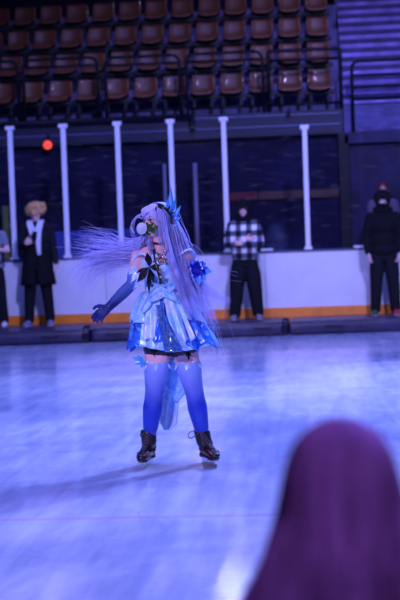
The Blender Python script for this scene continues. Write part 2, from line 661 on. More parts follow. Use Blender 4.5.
# terraces (concrete steps carrying the seats)
M_terr = mat('terrace_concrete', (.13, .12, .28), .8, var=.4, vscale=4, bump=.3, bscale=10)
RISE, RUN = .55, .70
bm = B()
for k in range(5):
    box(bm, (-15, YW-.0+RUN*k, Z0-.3 if k == 0 else Z0+RISE*(k-1)), (XR, 30.6, Z0+RISE*k))
tag(obj('floor_terraces', bm, M_terr, smooth=False), kind='structure')
# stair flight to the right of the seats
M_stair = mat('stair_concrete', (.26, .22, .62), .7, var=.45, vscale=3, stretch=(1, 1, .3))
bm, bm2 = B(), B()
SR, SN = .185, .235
zs = 3.60
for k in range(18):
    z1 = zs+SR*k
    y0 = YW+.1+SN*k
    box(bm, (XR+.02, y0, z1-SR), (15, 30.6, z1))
    box(bm2, (XR+.02, y0-.045, z1-.062), (15, y0+.06, z1+.004), .006)  # nosing strips, the shade band of each step put into their dark colour
tag(obj('trim_6', bm2, mat('stair_nosing_shade', (.05, .035, .14), .7, var=.5, vscale=4), smooth=False), kind='structure')
tag(obj('floor_stairs', bm, M_stair, smooth=False), kind='structure')
bm = B(); box(bm, (XR+.02, YW-.10, 3.12), (15, YW+.1, 3.56))
tag(obj('trim_4', bm, mat('stair_front', (.08, .07, .24), .7, var=.4, vscale=4, stretch=(1, 1, 3)), smooth=False), kind='structure')
bm = B(); box(bm, (XR+.02, YW-.14, 2.93), (15, YW+.2, 3.12))
tag(obj('trim_5', bm, mat('stair_sill', (.02, .015, .08), .7, var=.3, vscale=4), smooth=False), kind='structure')

# ---- seats
M_seat = mat('seat_plastic', (.165, .052, .020), .45, var=.12, vscale=5, coat=.6)
M_seat.node_tree.nodes['Principled BSDF'].inputs['Coat Roughness'].default_value = .12
M_seatframe = mat('seat_frame', (.01, .01, .015), .6)
def make_seat():
    t = thing('stadium_seat', (0, 0, 0), 'x', 'seat', 'moulded seats in the stand')
    prof = [(-.235, .365), (-.245, .400), (-.215, .420), (-.10, .405), (.02, .400), (.10, .412), (.155, .455), (.185, .53), (.205, .63), (.222, .73), (.235, .765), (.255, .760)]
    def fn(u, v):
        x = v*(len(prof)-1)
        i = min(int(x), len(prof)-2)
        a = x-i
        y = prof[i][0]*(1-a)+prof[i+1][0]*a
        z = prof[i][1]*(1-a)+prof[i+1][1]*a
        s = 2*u-1
        w = .205 - .014*max(0, v-.55)/.45*1.6
        if v > .88: w -= .05*((v-.88)/.12)**2
        if v < .15: w -= .03*((.15-v)/.15)**2
        up = .035*abs(s)**3 if v < .5 else 0
        fw = -.045*abs(s)**2.5 if v >= .5 else 0
        return V((w*s, y+fw, z+up))
    sheet('shell', fn, 12, 26, M_seat, t, th=.012)
    bm = B()
    box(bm, (-.245, -.06, .31), (.245, .06, .385), .006)
    for s in (-1, 1):
        box(bm, (s*.15-.02, -.12, .385), (s*.15+.02, .16, .40))
        box(bm, (s*.15-.02, -.03, 0.0), (s*.15+.02, .05, .32))
    obj('frame', bm, M_seatframe, t, False)
    return t
seat0 = make_seat()
xs0 = P(320, 98, YW+.36).x
ords = ['first', 'second', 'third', 'fourth', 'fifth', 'sixth', 'seventh', 'eighth', 'ninth', 'tenth', 'eleventh', 'twelfth', 'thirteenth']
rowname = ['lowest row behind the railings', 'second lowest row', 'third row up', 'topmost row in view']
first = True
for k in range(4):
    for i in range(12 if k < 2 else 13):
        if first:
            r = seat0; first = False
        else:
            r = seat0.copy(); col.objects.link(r)
            for ch in seat0.children:
                c = ch.copy(); col.objects.link(c); c.parent = r
        r.location = (xs0-.4985*i, YW+.36+RUN*k, Z0+RISE*k)
        r['label'] = 'brown moulded stadium seat, %s from the stairs in the %s' % (ords[i], rowname[k])

# ---- guard rails: rounded hoops along the front of the stand
def hoop(x0, x1, z0, z1, y, mids, label, r=.028, rc=.13, right_open=False):
    t = thing('guard_rail', ((x0+x1)/2, y, z0), label, 'railing', 'rounded guard rails of the stand')
    pts = [V((x0, y, z0))]
    for a in range(7):
        an = PI - a*PI/12
        pts.append(V((x0+rc+rc*math.cos(an), y, z1-rc+rc*math.sin(an))))
    if right_open:
        pts.append(V((x1, y, z1)))
    else:
        for a in range(7):
            an = PI/2 - a*PI/12
            pts.append(V((x1-rc+rc*math.cos(an), y, z1-rc+rc*math.sin(an))))
        pts.append(V((x1, y, z0)))
    bm = B(); tube(bm, pts, r, 10)
    obj('frame', bm, M_rail, t)
    for z in mids:
        bm = B(); tube(bm, [(x0, y, z), (x1, y, z)], r*.75, 8)
        obj('cross_bar', bm, M_rail, t)
    return t
yr = YW-.08
def XA(px): return P(px, 90, yr).x
def ZA(px, py): return P(px, py, yr).z
rails = [(-50, 18, 61, 'black rounded guard rail cut by the left edge of the view'),
         (24, 98, 60, 'black rounded guard rail above the blond person and the red lamp'),
         (106, 180, 57.5, 'black rounded guard rail in the middle, above the head ornament'),
         (187, 263, 54, 'black rounded guard rail above the person in the checked shirt')]
for a, b_, yy, lb in rails:
    zt = ZA(max(a, 5)+10, yy)
    hoop(XA(a), XA(b_), Z0, zt, yr, [zt-.13, Z0+.12], lb)
zt = ZA(300, 50)
hoop(XA(269), XA(341), Z0, zt, yr, [zt-.16, Z0+.12], 'black guard rail beside the stairs at the end of the seats', rc=.04, r=.034)
zt = ZA(370, 61)
hoop(XA(352), XA(352)+3.0, 3.12, zt, YW-.17, [ZA(380, 75), ZA(380, 87), ZA(380, 99)], 'black guard rail across the foot of the stairs', rc=.13, r=.03, right_open=True)

# pipe under the fascia
t = thing('ceiling_pipe', (0, YW-.5, 3.2), 'black pipe running along under the front of the stands', 'pipe')
bm = B()
za = ZA(200, 117)
tube(bm, [(-9, YW-.3, za), (P(192, 117, YW-.3).x, YW-.3, za)], .045, 10)
tube(bm, [(P(192, 117, YW-.3).x, YW-.3, za), (P(192, 117, YW-.3).x, YW-.3, za-.2), (P(192, 117, YW-.3).x+.02, YW-.3, za-.24)], .045, 10)
obj('pipe_run', bm, M_rail, t)
for x in [-8+1.9*i for i in range(5)]:
    bm = B(); box(bm, (x-.02, YW-.31, za+.03), (x+.02, YW-.17, za+.06))
    box(bm, (x-.02, YW-.35, za-.055), (x+.02, YW-.25, za+.055), .01)
    obj('clamp', bm, M_rail, t, False)

# painted rail boards on the wall
for (a, b_, mm, nm, lb) in ((222, 258, mat('red_paint', (.14, .012, .02), .7), 'wall_rail', 'short red rail board on the dark wall behind the checked shirt'),
                            (259, 339, mat('brown_wood', (.085, .030, .02), .6, var=.4, vscale=4, stretch=(1, 1, 8)), 'wall_rail', 'brown wooden rail board on the dark wall behind the lone post')):
    x0, x1 = P(a, 197, YW-.05).x, P(b_, 197, YW-.05).x
    z = P(280, 195, YW-.05).z
    bm = B(); box(bm, (x0, YW-.06, z-.07), (x1, YW, z+.07), .01)
    tag(obj(nm, bm, mm, None, False, origin=((x0+x1)/2, YW-.03, z-.07)), lb, 'rail')

# blue padded panel low on the wall
x0, x1 = P(44, 240, YW-.05).x, P(152, 240, YW-.05).x
bm = B(); box(bm, (x0, YW-.12, ZC), (x1, YW-.0, P(100, 230, YW-.1).z), .02)
tag(obj('wall_padding', bm, mat('blue_pad', (.03, .06, .36), .55, var=.3, vscale=3), None, False, origin=((x0+x1)/2, YW-.06, ZC)),
    'dark blue padded panel low on the wall beside the blond person', 'padding')
# yellow-green panel at the left
x0, x1 = P(3.5, 230, YW-.5).x, P(9.5, 230, YW-.5).x
bm = B(); box(bm, (x0, YW-.55, ZC), (x1, YW-.46, P(6, 206, YW-.5).z), .01)
tag(obj('marker_post', bm, mat('yellow_green', (.16, .20, .05), .7, var=.2), None, False, origin=((x0+x1)/2, YW-.5, ZC)),
    'narrow yellow-green marker post behind the leftmost glass', 'post')
# pale poles standing in the walkway
for px, top, w, lb in ((165, 164, .030, 'dim pale pole standing in the walkway left of the head ornament'), (195.5, 163, .036, 'dim pale pole standing in the walkway right of the head ornament')):
    q = P(px+2, 240, 23.2)
    z1 = P(px, top, 23.2).z
    bm = B(); tube(bm, [(q.x, 23.2, ZC), (q.x, 23.2, z1)], w, 10); tube(bm, [(q.x, 23.2, ZC), (q.x, 23.2, ZC+.03)], .12, 16)
    tag(obj('pale_pole', bm, mat('pale_paint', (.26, .24, .36), .5), None, origin=(q.x, 23.2, ZC)), lb, 'pole')

# red lamp on the wall
c = P(47.5, 145, YW-.28)
t = thing('signal_lamp', (c.x, YW, c.z), 'round red glowing lamp on the dark wall above the blond person', 'lamp')
bm = B(); tube(bm, [(c.x, YW-.02, c.z), (c.x, YW-.26, c.z)], .08, 20)
box(bm, (c.x-.02, YW-.2, c.z), (c.x+.02, YW-.1, 3.3))
obj('housing', bm, M_rail, t)
bm = B(); ball(bm, (c.x, YW-.27, c.z), (.074, .045, .074))
obj('lens', bm, mat('red_glow', (.8, .05, .03), .4, emit=(1.0, .07, .035), estr=1.5), t, label='glowing red lens')

# high stand spotlight whose reflection runs down the ice
def fixture(pos, aim, label, r=.17, es=0, ecol=(.75, .78, 1)):
    pos, aim = V(pos), V(aim)
    d = (aim-pos).normalized()
    t = thing('stage_light', pos, label, 'stage light', 'stage lights')
    bm = B(); tube(bm, [pos-d*.35, pos-d*.33, pos], [r*.7, r*1.05, r*1.05], 20, cap=True)
    obj('housing', bm, M_rail, t)
    bm = B(); tube(bm, [pos+d*.001, pos+d*.012], r, 24)
    obj('lens', bm, mat('lamp_lens', (.8, .8, .9), .3, emit=ecol, estr=es) if es else mat('lens_dark', (.5, .5, .6), .1), t)
    bm = B(); tube(bm, [pos-d*.2+V((0, 0, r)), pos-d*.2+V((0, 0, .6))], .02, 8)
    tube(bm, [pos-d*.2+V((0, 0, .6)), V((pos.x, pos.y, 12))-V((d.x, d.y, 0))*.2], .02, 8)
    obj('bracket', bm, M_rail, t)
    return t

L0 = P(211, -16, 29.5)
fixture(L0, (L0.x, 10, 0), 'bright stage light high behind the stand', .20, 25.0)

def spot(name, loc, aim, power, colr, angle, blend=.6, size=.2):
    l = bpy.data.lights.new(name, 'SPOT')
    l.energy = power
    l.color = colr
    l.spot_size = math.radians(angle)
    l.spot_blend = blend
    l.shadow_soft_size = size
    o = bpy.data.objects.new(name, l)
    o.location = loc
    o.rotation_euler = (V(aim)-V(loc)).to_track_quat('-Z', 'Y').to_euler()
    col.objects.link(o)
    return o

def area(name, loc, aim, power, colr, sx, sy, spread=180):
    l = bpy.data.lights.new(name, 'AREA')
    l.shape = 'RECTANGLE'
    l.size, l.size_y = sx, sy
    l.energy = power
    l.color = colr
    l.spread = math.radians(spread)
    o = bpy.data.objects.new(name, l)
    o.location = loc
    o.rotation_euler = (V(aim)-V(loc)).to_track_quat('-Z', 'Y').to_euler()
    col.objects.link(o)
    return o

BLUE = (.16, .215, 1.0)
LAV = (.44, .42, 1.0)
# overhead blue wash on the ice
area('wash_overhead', (0, 12, 11), (0, 12, 0), 1750, BLUE, 12, 10, 130)
# back light from the right that throws the skater's shadow towards the lower left
spot('key_back_right', (5.2, 17.5, 8.5), (-.3, 8.8, .2), 9000, (.29, .38, 1.0), 76, .9, .5)
# front of house lights
spot('front_left', (-4, -3, 5.6), (-.3, 9.2, .9), 5200, (.58, .46, 1.0), 38, .9, .5)
spot('front_boards', (2.5, 2, 9.5), (-.5, 20.5, .6), 13000, (.34, .355, 1.0), 46, .9, .6)
# faint spill on the stand
spot('stand_wash_a', (4.0, 12, 11.0), (2.2, 25, 5.2), 2500, (.42, .33, 1.0), 32, 1.0, .08)
spot('stand_wash_b', (3.4, 12, 11.0), (-1.2, 25, 5.0), 700, (.44, .36, 1.0), 38, 1.0, .08)
spot('audience_fill', (1.6, .2, 6.0), (.35, 2.3, .9), 880, (.46, .35, 1.0), 40, .8, .15)  # added fill spot, brightens the foreground spectator's hair
spot('ice_glint', L0+V((0, -.1, -.02)), (L0.x*.25, 6.9, 0), 330, (.72, .74, 1.0), 8, .9, .10)

w = bpy.data.worlds.new('world')
w.use_nodes = True
w.node_tree.nodes['Background'].inputs[0].default_value = (.05, .05, .25, 1)
w.node_tree.nodes['Background'].inputs[1].default_value = .2
scn.world = w

# ================================================================== PEOPLE IN THE BACKGROUND
def plaid_material():
    m = mat('plaid_flannel', (.6, .6, .62), .85)
    nt = m.node_tree
    N, Lk = nt.nodes.new, nt.links.new
    b = nt.nodes['Principled BSDF']
    tc = nt.nodes['Texture Coordinate']
    sx = N('ShaderNodeSeparateXYZ'); Lk(tc.outputs['Object'], sx.inputs[0])
    def band(out, per, off):
        a = N('ShaderNodeMath'); a.operation = 'MULTIPLY_ADD'; a.inputs[1].default_value = 1/per; a.inputs[2].default_value = off; Lk(out, a.inputs[0])
        f = N('ShaderNodeMath'); f.operation = 'FRACT'; Lk(a.outputs[0], f.inputs[0])
        g = N('ShaderNodeMath'); g.operation = 'GREATER_THAN'; g.inputs[1].default_value = .5; Lk(f.outputs[0], g.inputs[0])
        return g.outputs[0]
    h = band(sx.outputs['X'], .155, .25)
    v = band(sx.outputs['Z'], .165, .0)
    s = N('ShaderNodeMath'); s.operation = 'ADD'; Lk(h, s.inputs[0]); Lk(v, s.inputs[1])
    s2 = N('ShaderNodeMath'); s2.operation = 'MULTIPLY'; s2.inputs[1].default_value = .5; Lk(s.outputs[0], s2.inputs[0])
    r = N('ShaderNodeValToRGB')
    r.color_ramp.interpolation = 'CONSTANT'
    r.color_ramp.elements[0].position = 0; r.color_ramp.elements[0].color = (.80, .80, .82, 1)
    r.color_ramp.elements[1].position = .75; r.color_ramp.elements[1].color = (.012, .012, .02, 1)
    e = r.color_ramp.elements.new(.25); e.color = (.11, .11, .15, 1)
    Lk(s2.outputs[0], r.inputs['Fac'])
    Lk(r.outputs[0], b.inputs['Base Color'])
    return m
M_plaid = plaid_material()


def bystander(base, H, label, top, trouser, shoe, arms, hair=None, coat=None, sleeves=True, loose=1.0, stance=.11,
              yaw=0.0, hood=None, mask=None, cut=.0, leg_r=1.0):
    """standing person. arms: for each side the elbow, wrist and hand frame, relative, in metres"""
    k = H/1.75
    base = V(base)
    Rz = Matrix.Rotation(yaw, 3, 'Z')
    def q(x, y, z): return base + Rz @ V((x*k, y*k, z*k))
    def qd(x, y, z): return Rz @ V((x, y, z))
    t = thing('person', base, label, 'person')
    # --- body, one continuous skin
    bm = B()
    hc = q(0, -.01, 1.635)
    at, rot = head(bm, hc, qd(0, -1, -.05), k*.98)
    cap_chain(bm, [q(0, .015, 1.42), q(0, .005, 1.50), q(0, 0, 1.58)], [.062*k, .054*k, .054*k])
    ball(bm, q(0, .0, 1.28), (.155*k, .10*k, .17*k), Rz)
    ball(bm, q(0, .0, 1.08), (.135*k, .09*k, .16*k), Rz)
    ball(bm, q(0, .0, .93), (.155*k, .105*k, .13*k), Rz)
    for s in (-1, 1):
        sh, el, wr = q(s*.185, 0, 1.41), q(*arms[s][0]), q(*arms[s][1])
        cap_chain(bm, [q(s*.06, .01, 1.43), sh], [.055*k, .055*k])
        cap_chain(bm, [sh, (sh*.5+el*.5), el], [.052*k, .045*k, .038*k])
        cap_chain(bm, [el, el*.6+wr*.4, wr], [.038*k, .037*k, .026*k])
        hd, hn, hs = arms[s][2]
        hand(bm, wr, qd(*hd), qd(*hn), qd(*hs), k*1.02, curl=arms[s][3])
        hip, kn, an = q(s*.09, 0, .88), q(s*(.09+stance)/2+s*.005, -.015, .48), q(s*stance, .01, .09)
        cap_chain(bm, [hip, hip*.5+kn*.5, kn], [.085*k, .072*k, .055*k])
        cap_chain(bm, [kn, kn*.65+an*.35, an], [.053*k, .055*k, .036*k])
        cap_chain(bm, [an-V((0, 0, .03)), q(s*(stance+.02), -.12, .035)], [.035*k, .03*k])
    merge('body', bm, M_skin, t, .0085, 3)
    face_bits(t, at, rot, k*.98, M_brown_eye, hair[1] if hair else M_black)
    # --- top
    if top:
        bm = B()
        ball(bm, q(0, .0, 1.29), (.185*k*loose, .125*k*loose, .185*k), Rz)
        ball(bm, q(0, .0, 1.08), (.165*k*loose, .118*k*loose, .19*k), Rz)
        ball(bm, q(0, .0, .93+cut), (.178*k*loose, .128*k*loose, .12*k), Rz)
        cap_chain(bm, [q(0, .012, 1.40), q(0, .012, 1.475)], [.085*k, .070*k])
        for s in (-1, 1):
            sh, el, wr = q(s*.185, 0, 1.41), q(*arms[s][0]), q(*arms[s][1])
            cap_chain(bm, [q(s*.06, .01, 1.425), sh], [.073*k, .068*k])
            if sleeves:
                cap_chain(bm, [sh, sh*.5+el*.5, el], [.068*k, .062*k*loose, .054*k*loose])
                cap_chain(bm, [el, el*.5+wr*.5, el*.06+wr*.94], [.054*k*loose, .050*k*loose, .040*k*loose])
            else:
                cap_chain(bm, [sh, sh*.5+el*.5], [.068*k, .062*k])
        o = merge('shirt' if not coat else 'jacket', bm, top, t, .011, 4)
    # --- long coat skirt
    if coat:
        def fn(u, v):
            a = -PI/2 + .12 + u*(2*PI-.24)
            z = 1.15 - v*.56
            w = .175 + .055*v
            wob = 1+.05*v*math.sin(6*a+1.3)
            return q(w*1.06*wob*math.cos(a), .8*w*wob*math.sin(a), z)
        sheet('coat_skirt', fn, 48, 12, coat, t, th=.012)
    # --- trousers
    bm = B()
    ball(bm, q(0, .0, .93), (.176*k, .128*k, .15*k), Rz)
    ball(bm, q(0, .0, .83), (.15*k, .115*k, .08*k), Rz)
    for s in (-1, 1):
        hip, kn, an = q(s*.09, 0, .86), q(s*(.09+stance)/2+s*.005, -.015, .48), q(s*stance, .01, .10)
        cap_chain(bm, [hip, hip*.5+kn*.5, kn, kn*.5+an*.5, an], [.10*k, .088*k*leg_r, .076*k*leg_r, .070*k*leg_r, .062*k*leg_r])
    for v in bm.verts:
        v.co += V((noise.noise(v.co*9), noise.noise(v.co*9+V((5, 0, 0))), 0))*.006
    merge('trousers', bm, trouser, t, .011, 3)
    # --- shoes
    for s in (-1, 1):
        bm = B()
        a0 = q(s*stance, .03, .055)
        for f, (w, h) in ((0, (.042, .05)), (.35, (.043, .048)), (.7, (.046, .038)), (1, (.040, .030))):
            c = q(s*(stance+.03*f), .03-.18*f, 0)
            ball(bm, (c.x, c.y, base.z+h*k*.9+.006), (w*k, .06*k, h*k*.9), Rz)
        cap_chain(bm, [q(s*stance, .02, .07), q(s*stance, .015, .12)], [.044*k, .046*k])
        sh = merge('shoe', bm, shoe, t, .007, 3)
        bm = B()
        c0, c1 = q(s*stance, .07, 0), q(s*(stance+.03), -.19, 0)
        tube(bm, [c0+V((0, 0, .012)), (c0+c1)/2+V((0, 0, .012)), c1+V((0, 0, .012))], [.036*k, .046*k, .038*k], 12, .27)
        obj('sole', bm, mat('shoe_sole', (.5, .5, .55), .7), sh)
    # --- hair
    if hair:
        bm = B()
        for a, r in hair[0]:
            ball(bm, at(*a), [x*k for x in r], rot)
        h = merge('hair', bm, hair[1], t, .009, 3)
    if hood:
        bm = B()
        ball(bm, at(0, -.035, .035), [.125*k, .12*k, .13*k], rot)
        ball(bm, at(0, -.03, -.06), [.095*k, .09*k, .08*k], rot)
        ball(bm, at(0, -.03, -.13), [.145*k, .11*k, .07*k], rot)
        for a in range(15):
            an = 2*PI*a/15
            ball(bm, at(.090*math.sin(an), .055, .0+.110*math.cos(an)), .027*k, seg=8)
        merge('hood', bm, hood, t, .009, 3)
    if mask:
        bm = B()
        ball(bm, at(0, .045, -.055), [.066*k, .062*k, .046*k], rot)
        ball(bm, at(0, .02, -.10), [.070*k, .065*k, .045*k], rot)
        merge('face_mask', bm, mask, t, .008, 3)
    return t, q, at, rot, k


def arm_down(s, hand_out=.0):
    return ((s*.235, .02, 1.13), (s*(.25+hand_out), -.05, .885), ((s*.05, -.25, -1), (-s, 0, 0), (0, -1, -.1)), .25)


def foot_at(px, Y=20.95):
    # stands on the mat
    d = R3 @ V(((px-200)/F, -(322-300)/F, -1))
    x = (CAM + d*(Y/d.y)).x
    return (x, Y, ZM)

# blond person in a black coat, holding a phone to the chest
arms = {-1: ((-.235, .00, 1.14), (-.13, -.19, 1.19), ((.9, -.35, .30), (.3, .9, 0), (-.2, -.2, 1)), .75),
        1: arm_down(1, .03)}
hair_b = mat('blond_hair', (.62, .32, .12), .6, var=.25, vscale=25, bump=.8, bscale=40)
hs = [((0, -.03, .06), (.13, .125, .10)), ((0, .045, .095), (.11, .065, .05))]
random.seed(3)
for i in range(22):
    an = i*2*PI/22
    hs.append(((.118*math.cos(an), -.03+.095*math.sin(an), .035+random.uniform(-.05, .06)), (.040, .040, .050)))
for i in range(7):
    hs.append(((-.07+.023*i, .083, .065-.012*(i % 2)), (.017, .016, .03)))
t, q, at, rot, k = bystander(foot_at(40), 1.83, 'blond person in a long black coat and white scarf holding a phone to the chest', M_black, M_dark,
                             mat('grey_blue_boot', (.16, .18, .30), .6), arms, hair=(hs, hair_b), coat=M_black2, stance=.15, leg_r=1.1)
sc = None
for s, n0, z1 in ((1, .05, 1.02), (-1, .0, 1.42)):
    pts = [q(s*.075, .05, 1.52), q(s*.080, -.06, 1.49), q(s*.050+.01, -.135, 1.38), q(s*.035+.02, -.165, 1.20 if s > 0 else 1.30), q(s*.035+.025, -.155, z1)]
    def fn(u, v, pts=pts):
        return cr(pts, v) + V((.042*(u-.5)*2*(.8+.3*math.sin(4*v)), -.006*math.cos(u*9), 0))
    sheet('scarf', fn, 8, 20, M_white, t, th=.008)
ph = q(.025, -.275, 1.285)
bm = B(); box(bm, ph-V((.036, .006, .075)), ph+V((.036, .006, .075)), .006, Matrix.Rotation(.15, 3, 'Y'), ph)
o = obj('mobile_phone', bm, mat('phone_black', (.01, .01, .012), .15), None, False, origin=ph-V((0, 0, .075)))
tag(o, 'black mobile phone held against the white scarf', 'phone')

# person in checked shirt with crossed arms
arms = {-1: ((-.245, -.06, 1.13), (.02, -.20, 1.19), ((.95, -.02, .12), (.1, .9, -.1), (-.1, -.2, 1)), .35),
        1: ((.245, -.06, 1.13), (-.0, -.235, 1.135), ((-.95, -.02, .12), (-.1, .9, -.1), (.1, -.2, 1)), .35)}
bystander(foot_at(247), 1.74, 'person in a black and white checked shirt and black hood standing with crossed arms', M_plaid, M_dark, M_grey,
          arms, loose=1.12, stance=.17, leg_r=1.42, hood=M_black2, cut=.03, hair=([((0, -.02, .05), (.08, .095, .08))], M_black))

# hooded person in black, right edge
arms = {-1: ((-.245, .0, 1.13), (-.225, -.09, .90), ((.10, -.2, -1), (1, 0, 0), (0, -1, -.1)), .5),
        1: ((.245, .0, 1.13), (.215, -.09, .90), ((-.10, -.2, -1), (-1, 0, 0), (0, -1, -.1)), .5)}
t, q, at, rot, k = bystander(foot_at(386), 1.80, 'person all in black with hood and face mask at the right edge', M_black2, M_dark,
          mat('dark_green_shoe', (.03, .10, .06), .6), arms, loose=1.15, stance=.14, leg_r=1.2, hood=M_black2, mask=M_black2, cut=.0,
          hair=([((0, -.02, .05), (.08, .095, .08))], M_black))
# the second shoe of this person is red
shoes = [o for o in t.children if o.name.startswith('shoe')]
shoes[1].data.materials[0] = mat('red_shoe', (.45, .03, .06), .6)
shoes[1]['label'] = 'red shoe'
shoes[0]['label'] = 'green shoe'

# leftmost person, only partly in view
arms = {-1: ((-.25, .0, 1.14), (-.02, -.19, 1.24), ((.95, -.05, .1), (.1, .9, 0), (-.1, -.2, 1)), .5),
        1: ((.26, -.0, 1.17), (.03, -.21, 1.20), ((-.95, -.05, .1), (-.1, .9, 0), (.1, -.2, 1)), .5)}
bystander(foot_at(-6), 1.72, 'person in dark clothes with folded arms cut off by the left edge', M_grey, M_dark, M_white, arms, stance=.16,
          sleeves=False, hair=([((0, -.03, .04), (.09, .10, .09))], M_black), leg_r=1.15)

# person behind the glass with reddish hair
hr = mat('auburn_hair', (.16, .03, .03), .55, var=.3, vscale=30)
b0 = P(386, 300, 22.7)
arms = {-1: arm_down(-1), 1: arm_down(1)}
bystander((b0.x, 22.7, ZC), 1.72, 'person with reddish hair and pale jacket standing behind the glass at the right', mat('pale_jacket', (.16, .14, .20), .8), M_dark, M_black, arms,
          hair=([((0, -.03, .04), (.092, .10, .095)), ((-.07, -.02, -.05), (.035, .06, .10)), ((.07, -.02, -.05), (.035, .06, .10)), ((0, -.07, -.06), (.08, .045, .12))], hr))

# ================================================================== THE SKATER
YS = 9.0
def S(px, py, dy=0.0): return P(px, py, YS+dy)
base = S(178, 467); base.z = 0
sk = thing('person', base, 'long-haired figure skater in an iridescent blue dress and blue gloves, one arm held out', 'person')
M_sk = mat('fair_skin', (.90, .50, .50), .45, var=.04, vscale=10)

# joints
shR, elR, wrR = S(138, 257, .0), S(132, 284, .03), S(109, 307, -.06)
shL, elL, wrL = S(186, 255, .02), S(197, 284, .09), S(180, 303, .20)
hipR, knR, anR = S(158.5, 343), S(154.5, 391, -.02), S(149, 441, .02)
hipL, knL, anL = S(183, 343), S(194, 390, -.02), S(204, 441, .02)
hc = S(157, 221, .0)
fdir = V((-.66, -.75, -.05))

bm = B()
at, rot = head(bm, hc, fdir, 1.0)
cap_chain(bm, [S(161, 255, .02), S(160, 246, .01), S(158, 234, .01)], [.062, .045, .046])
ball(bm, S(161, 268, .01), (.132, .092, .145))
ball(bm, S(161, 290, .01), (.100, .075, .12))
ball(bm, S(165, 320, .01), (.130, .095, .13))
ball(bm, S(170, 338, .01), (.155, .108, .10))
for x in (150, 168): ball(bm, S(x, 270, -.050), (.056, .048, .052))
cap_chain(bm, [S(152, 252, .01), shR], [.045, .047])
cap_chain(bm, [S(170, 252, .01), shL], [.045, .047])
cap_chain(bm, [shR, shR*.5+elR*.5, elR, elR*.6+wrR*.4, wrR], [.046, .040, .033, .034, .023])
cap_chain(bm, [shL, shL*.5+elL*.5, elL, elL*.6+wrL*.4, wrL], [.046, .040, .033, .034, .023])
LEG_R = [.093, .086, .074, .056, .055, .059, .045, .036]
def legpts(h, k_, a): return [h, h*.78+k_*.22, h*.4+k_*.6, k_, k_*.85+a*.15, k_*.65+a*.35, k_*.28+a*.72, a]
cap_chain(bm, legpts(hipR, knR, anR), LEG_R)
cap_chain(bm, legpts(hipL, knL, anL), LEG_R)
body = merge('body', bm, M_sk, sk, .0065, 4)
face_bits(sk, at, rot, 1.05, mat('iris_violet', (.10, .04, .16), .3), mat('brow_lilac', (.30, .25, .36), .6))

# gloves with hands
def dye(name, c0, c1, z0, z1, axis='Z', rough=.45, sheen=0):
    """cloth dyed from one colour to another along its length (world metres converted by the caller)"""
    m = mat(name, c0, rough, sheen=sheen)
    nt = m.node_tree
    N, Lk = nt.nodes.new, nt.links.new
    tc = nt.nodes['Texture Coordinate']
    sx = N('ShaderNodeSeparateXYZ'); Lk(tc.outputs['Object'], sx.inputs[0])
    mr = N('ShaderNodeMapRange'); mr.inputs[1].default_value = z0; mr.inputs[2].default_value = z1
    Lk(sx.outputs[axis], mr.inputs[0])
    n = N('ShaderNodeTexNoise'); n.inputs['Scale'].default_value = 14; Lk(tc.outputs['Object'], n.inputs['Vector'])
    ad = N('ShaderNodeMath'); ad.operation = 'MULTIPLY_ADD'; ad.inputs[1].default_value = .30; Lk(n.outputs['Fac'], ad.inputs[0]); Lk(mr.outputs[0], ad.inputs[2])
    sb = N('ShaderNodeMath'); sb.operation = 'SUBTRACT'; sb.inputs[1].default_value = .15; Lk(ad.outputs[0], sb.inputs[0])
    r = N('ShaderNodeValToRGB')
    r.color_ramp.elements[0].color = (*c0, 1)
    r.color_ramp.elements[1].color = (*c1, 1)
    Lk(sb.outputs[0], r.inputs['Fac'])
    Lk(r.outputs[0], nt.nodes['Principled BSDF'].inputs['Base Color'])
    return m
M_glove = dye('glove_dye', (.004, .010, .12), (.16, .32, .85), S(109, 306).z, S(132, 262).z)
bm = B()
cap_chain(bm, [shR*.30+elR*.70, elR, elR*.6+wrR*.4, wrR], [.0435, .0395, .0395, .029])
hd = (S(97, 317, -.10)-wrR).normalized()
nrm = hd.cross(V((0, -1, .2))).normalized()
hand(bm, wrR, hd, (V((.25, -.6, -.4)) - hd*V((.25, -.6, -.4)).dot(hd)).normalized(), V((-.75, 0, .66)), .88, curl=.26, inflate=.002, thumb_out=1.1, spread=.05)
merge('glove', bm, M_glove, sk, .0052, 3)
bm = B()
cap_chain(bm, [shL*.30+elL*.70, elL, elL*.6+wrL*.4, wrL], [.0435, .0395, .0395, .029])
hand(bm, wrL, (-.9, .1, -.4), (0, 1, 0), (-.35, 0, .9), .92, curl=.4, inflate=.002)
merge('glove', bm, M_glove, sk, .0055, 3)
# glove cuff frill at the right arm
M_ir_light = irid('foil_light', [(.20, .45, .95), (.50, .82, 1.0), (.22, .60, 1.0), (.62, .78, 1.0), (.16, .42, 1.0)], .32, .10)
M_ir_blue = irid('foil_blue', [(.015, .09, .80), (.04, .26, .95), (.02, .06, .55), (.16, .50, 1.0), (.015, .14, .85)], .28, .15, 7)
M_ir_pale = irid('foil_pale', [(.50, .68, .95), (.80, .94, 1.0), (.40, .76, 1.0), (.66, .72, 1.0)], .34, .08, 7)
M_ir_strip = irid('foil_strip', [(.02, .10, .55), (.25, .55, .95), (.03, .14, .75), (.55, .80, 1.0)], .15, .6, 30)

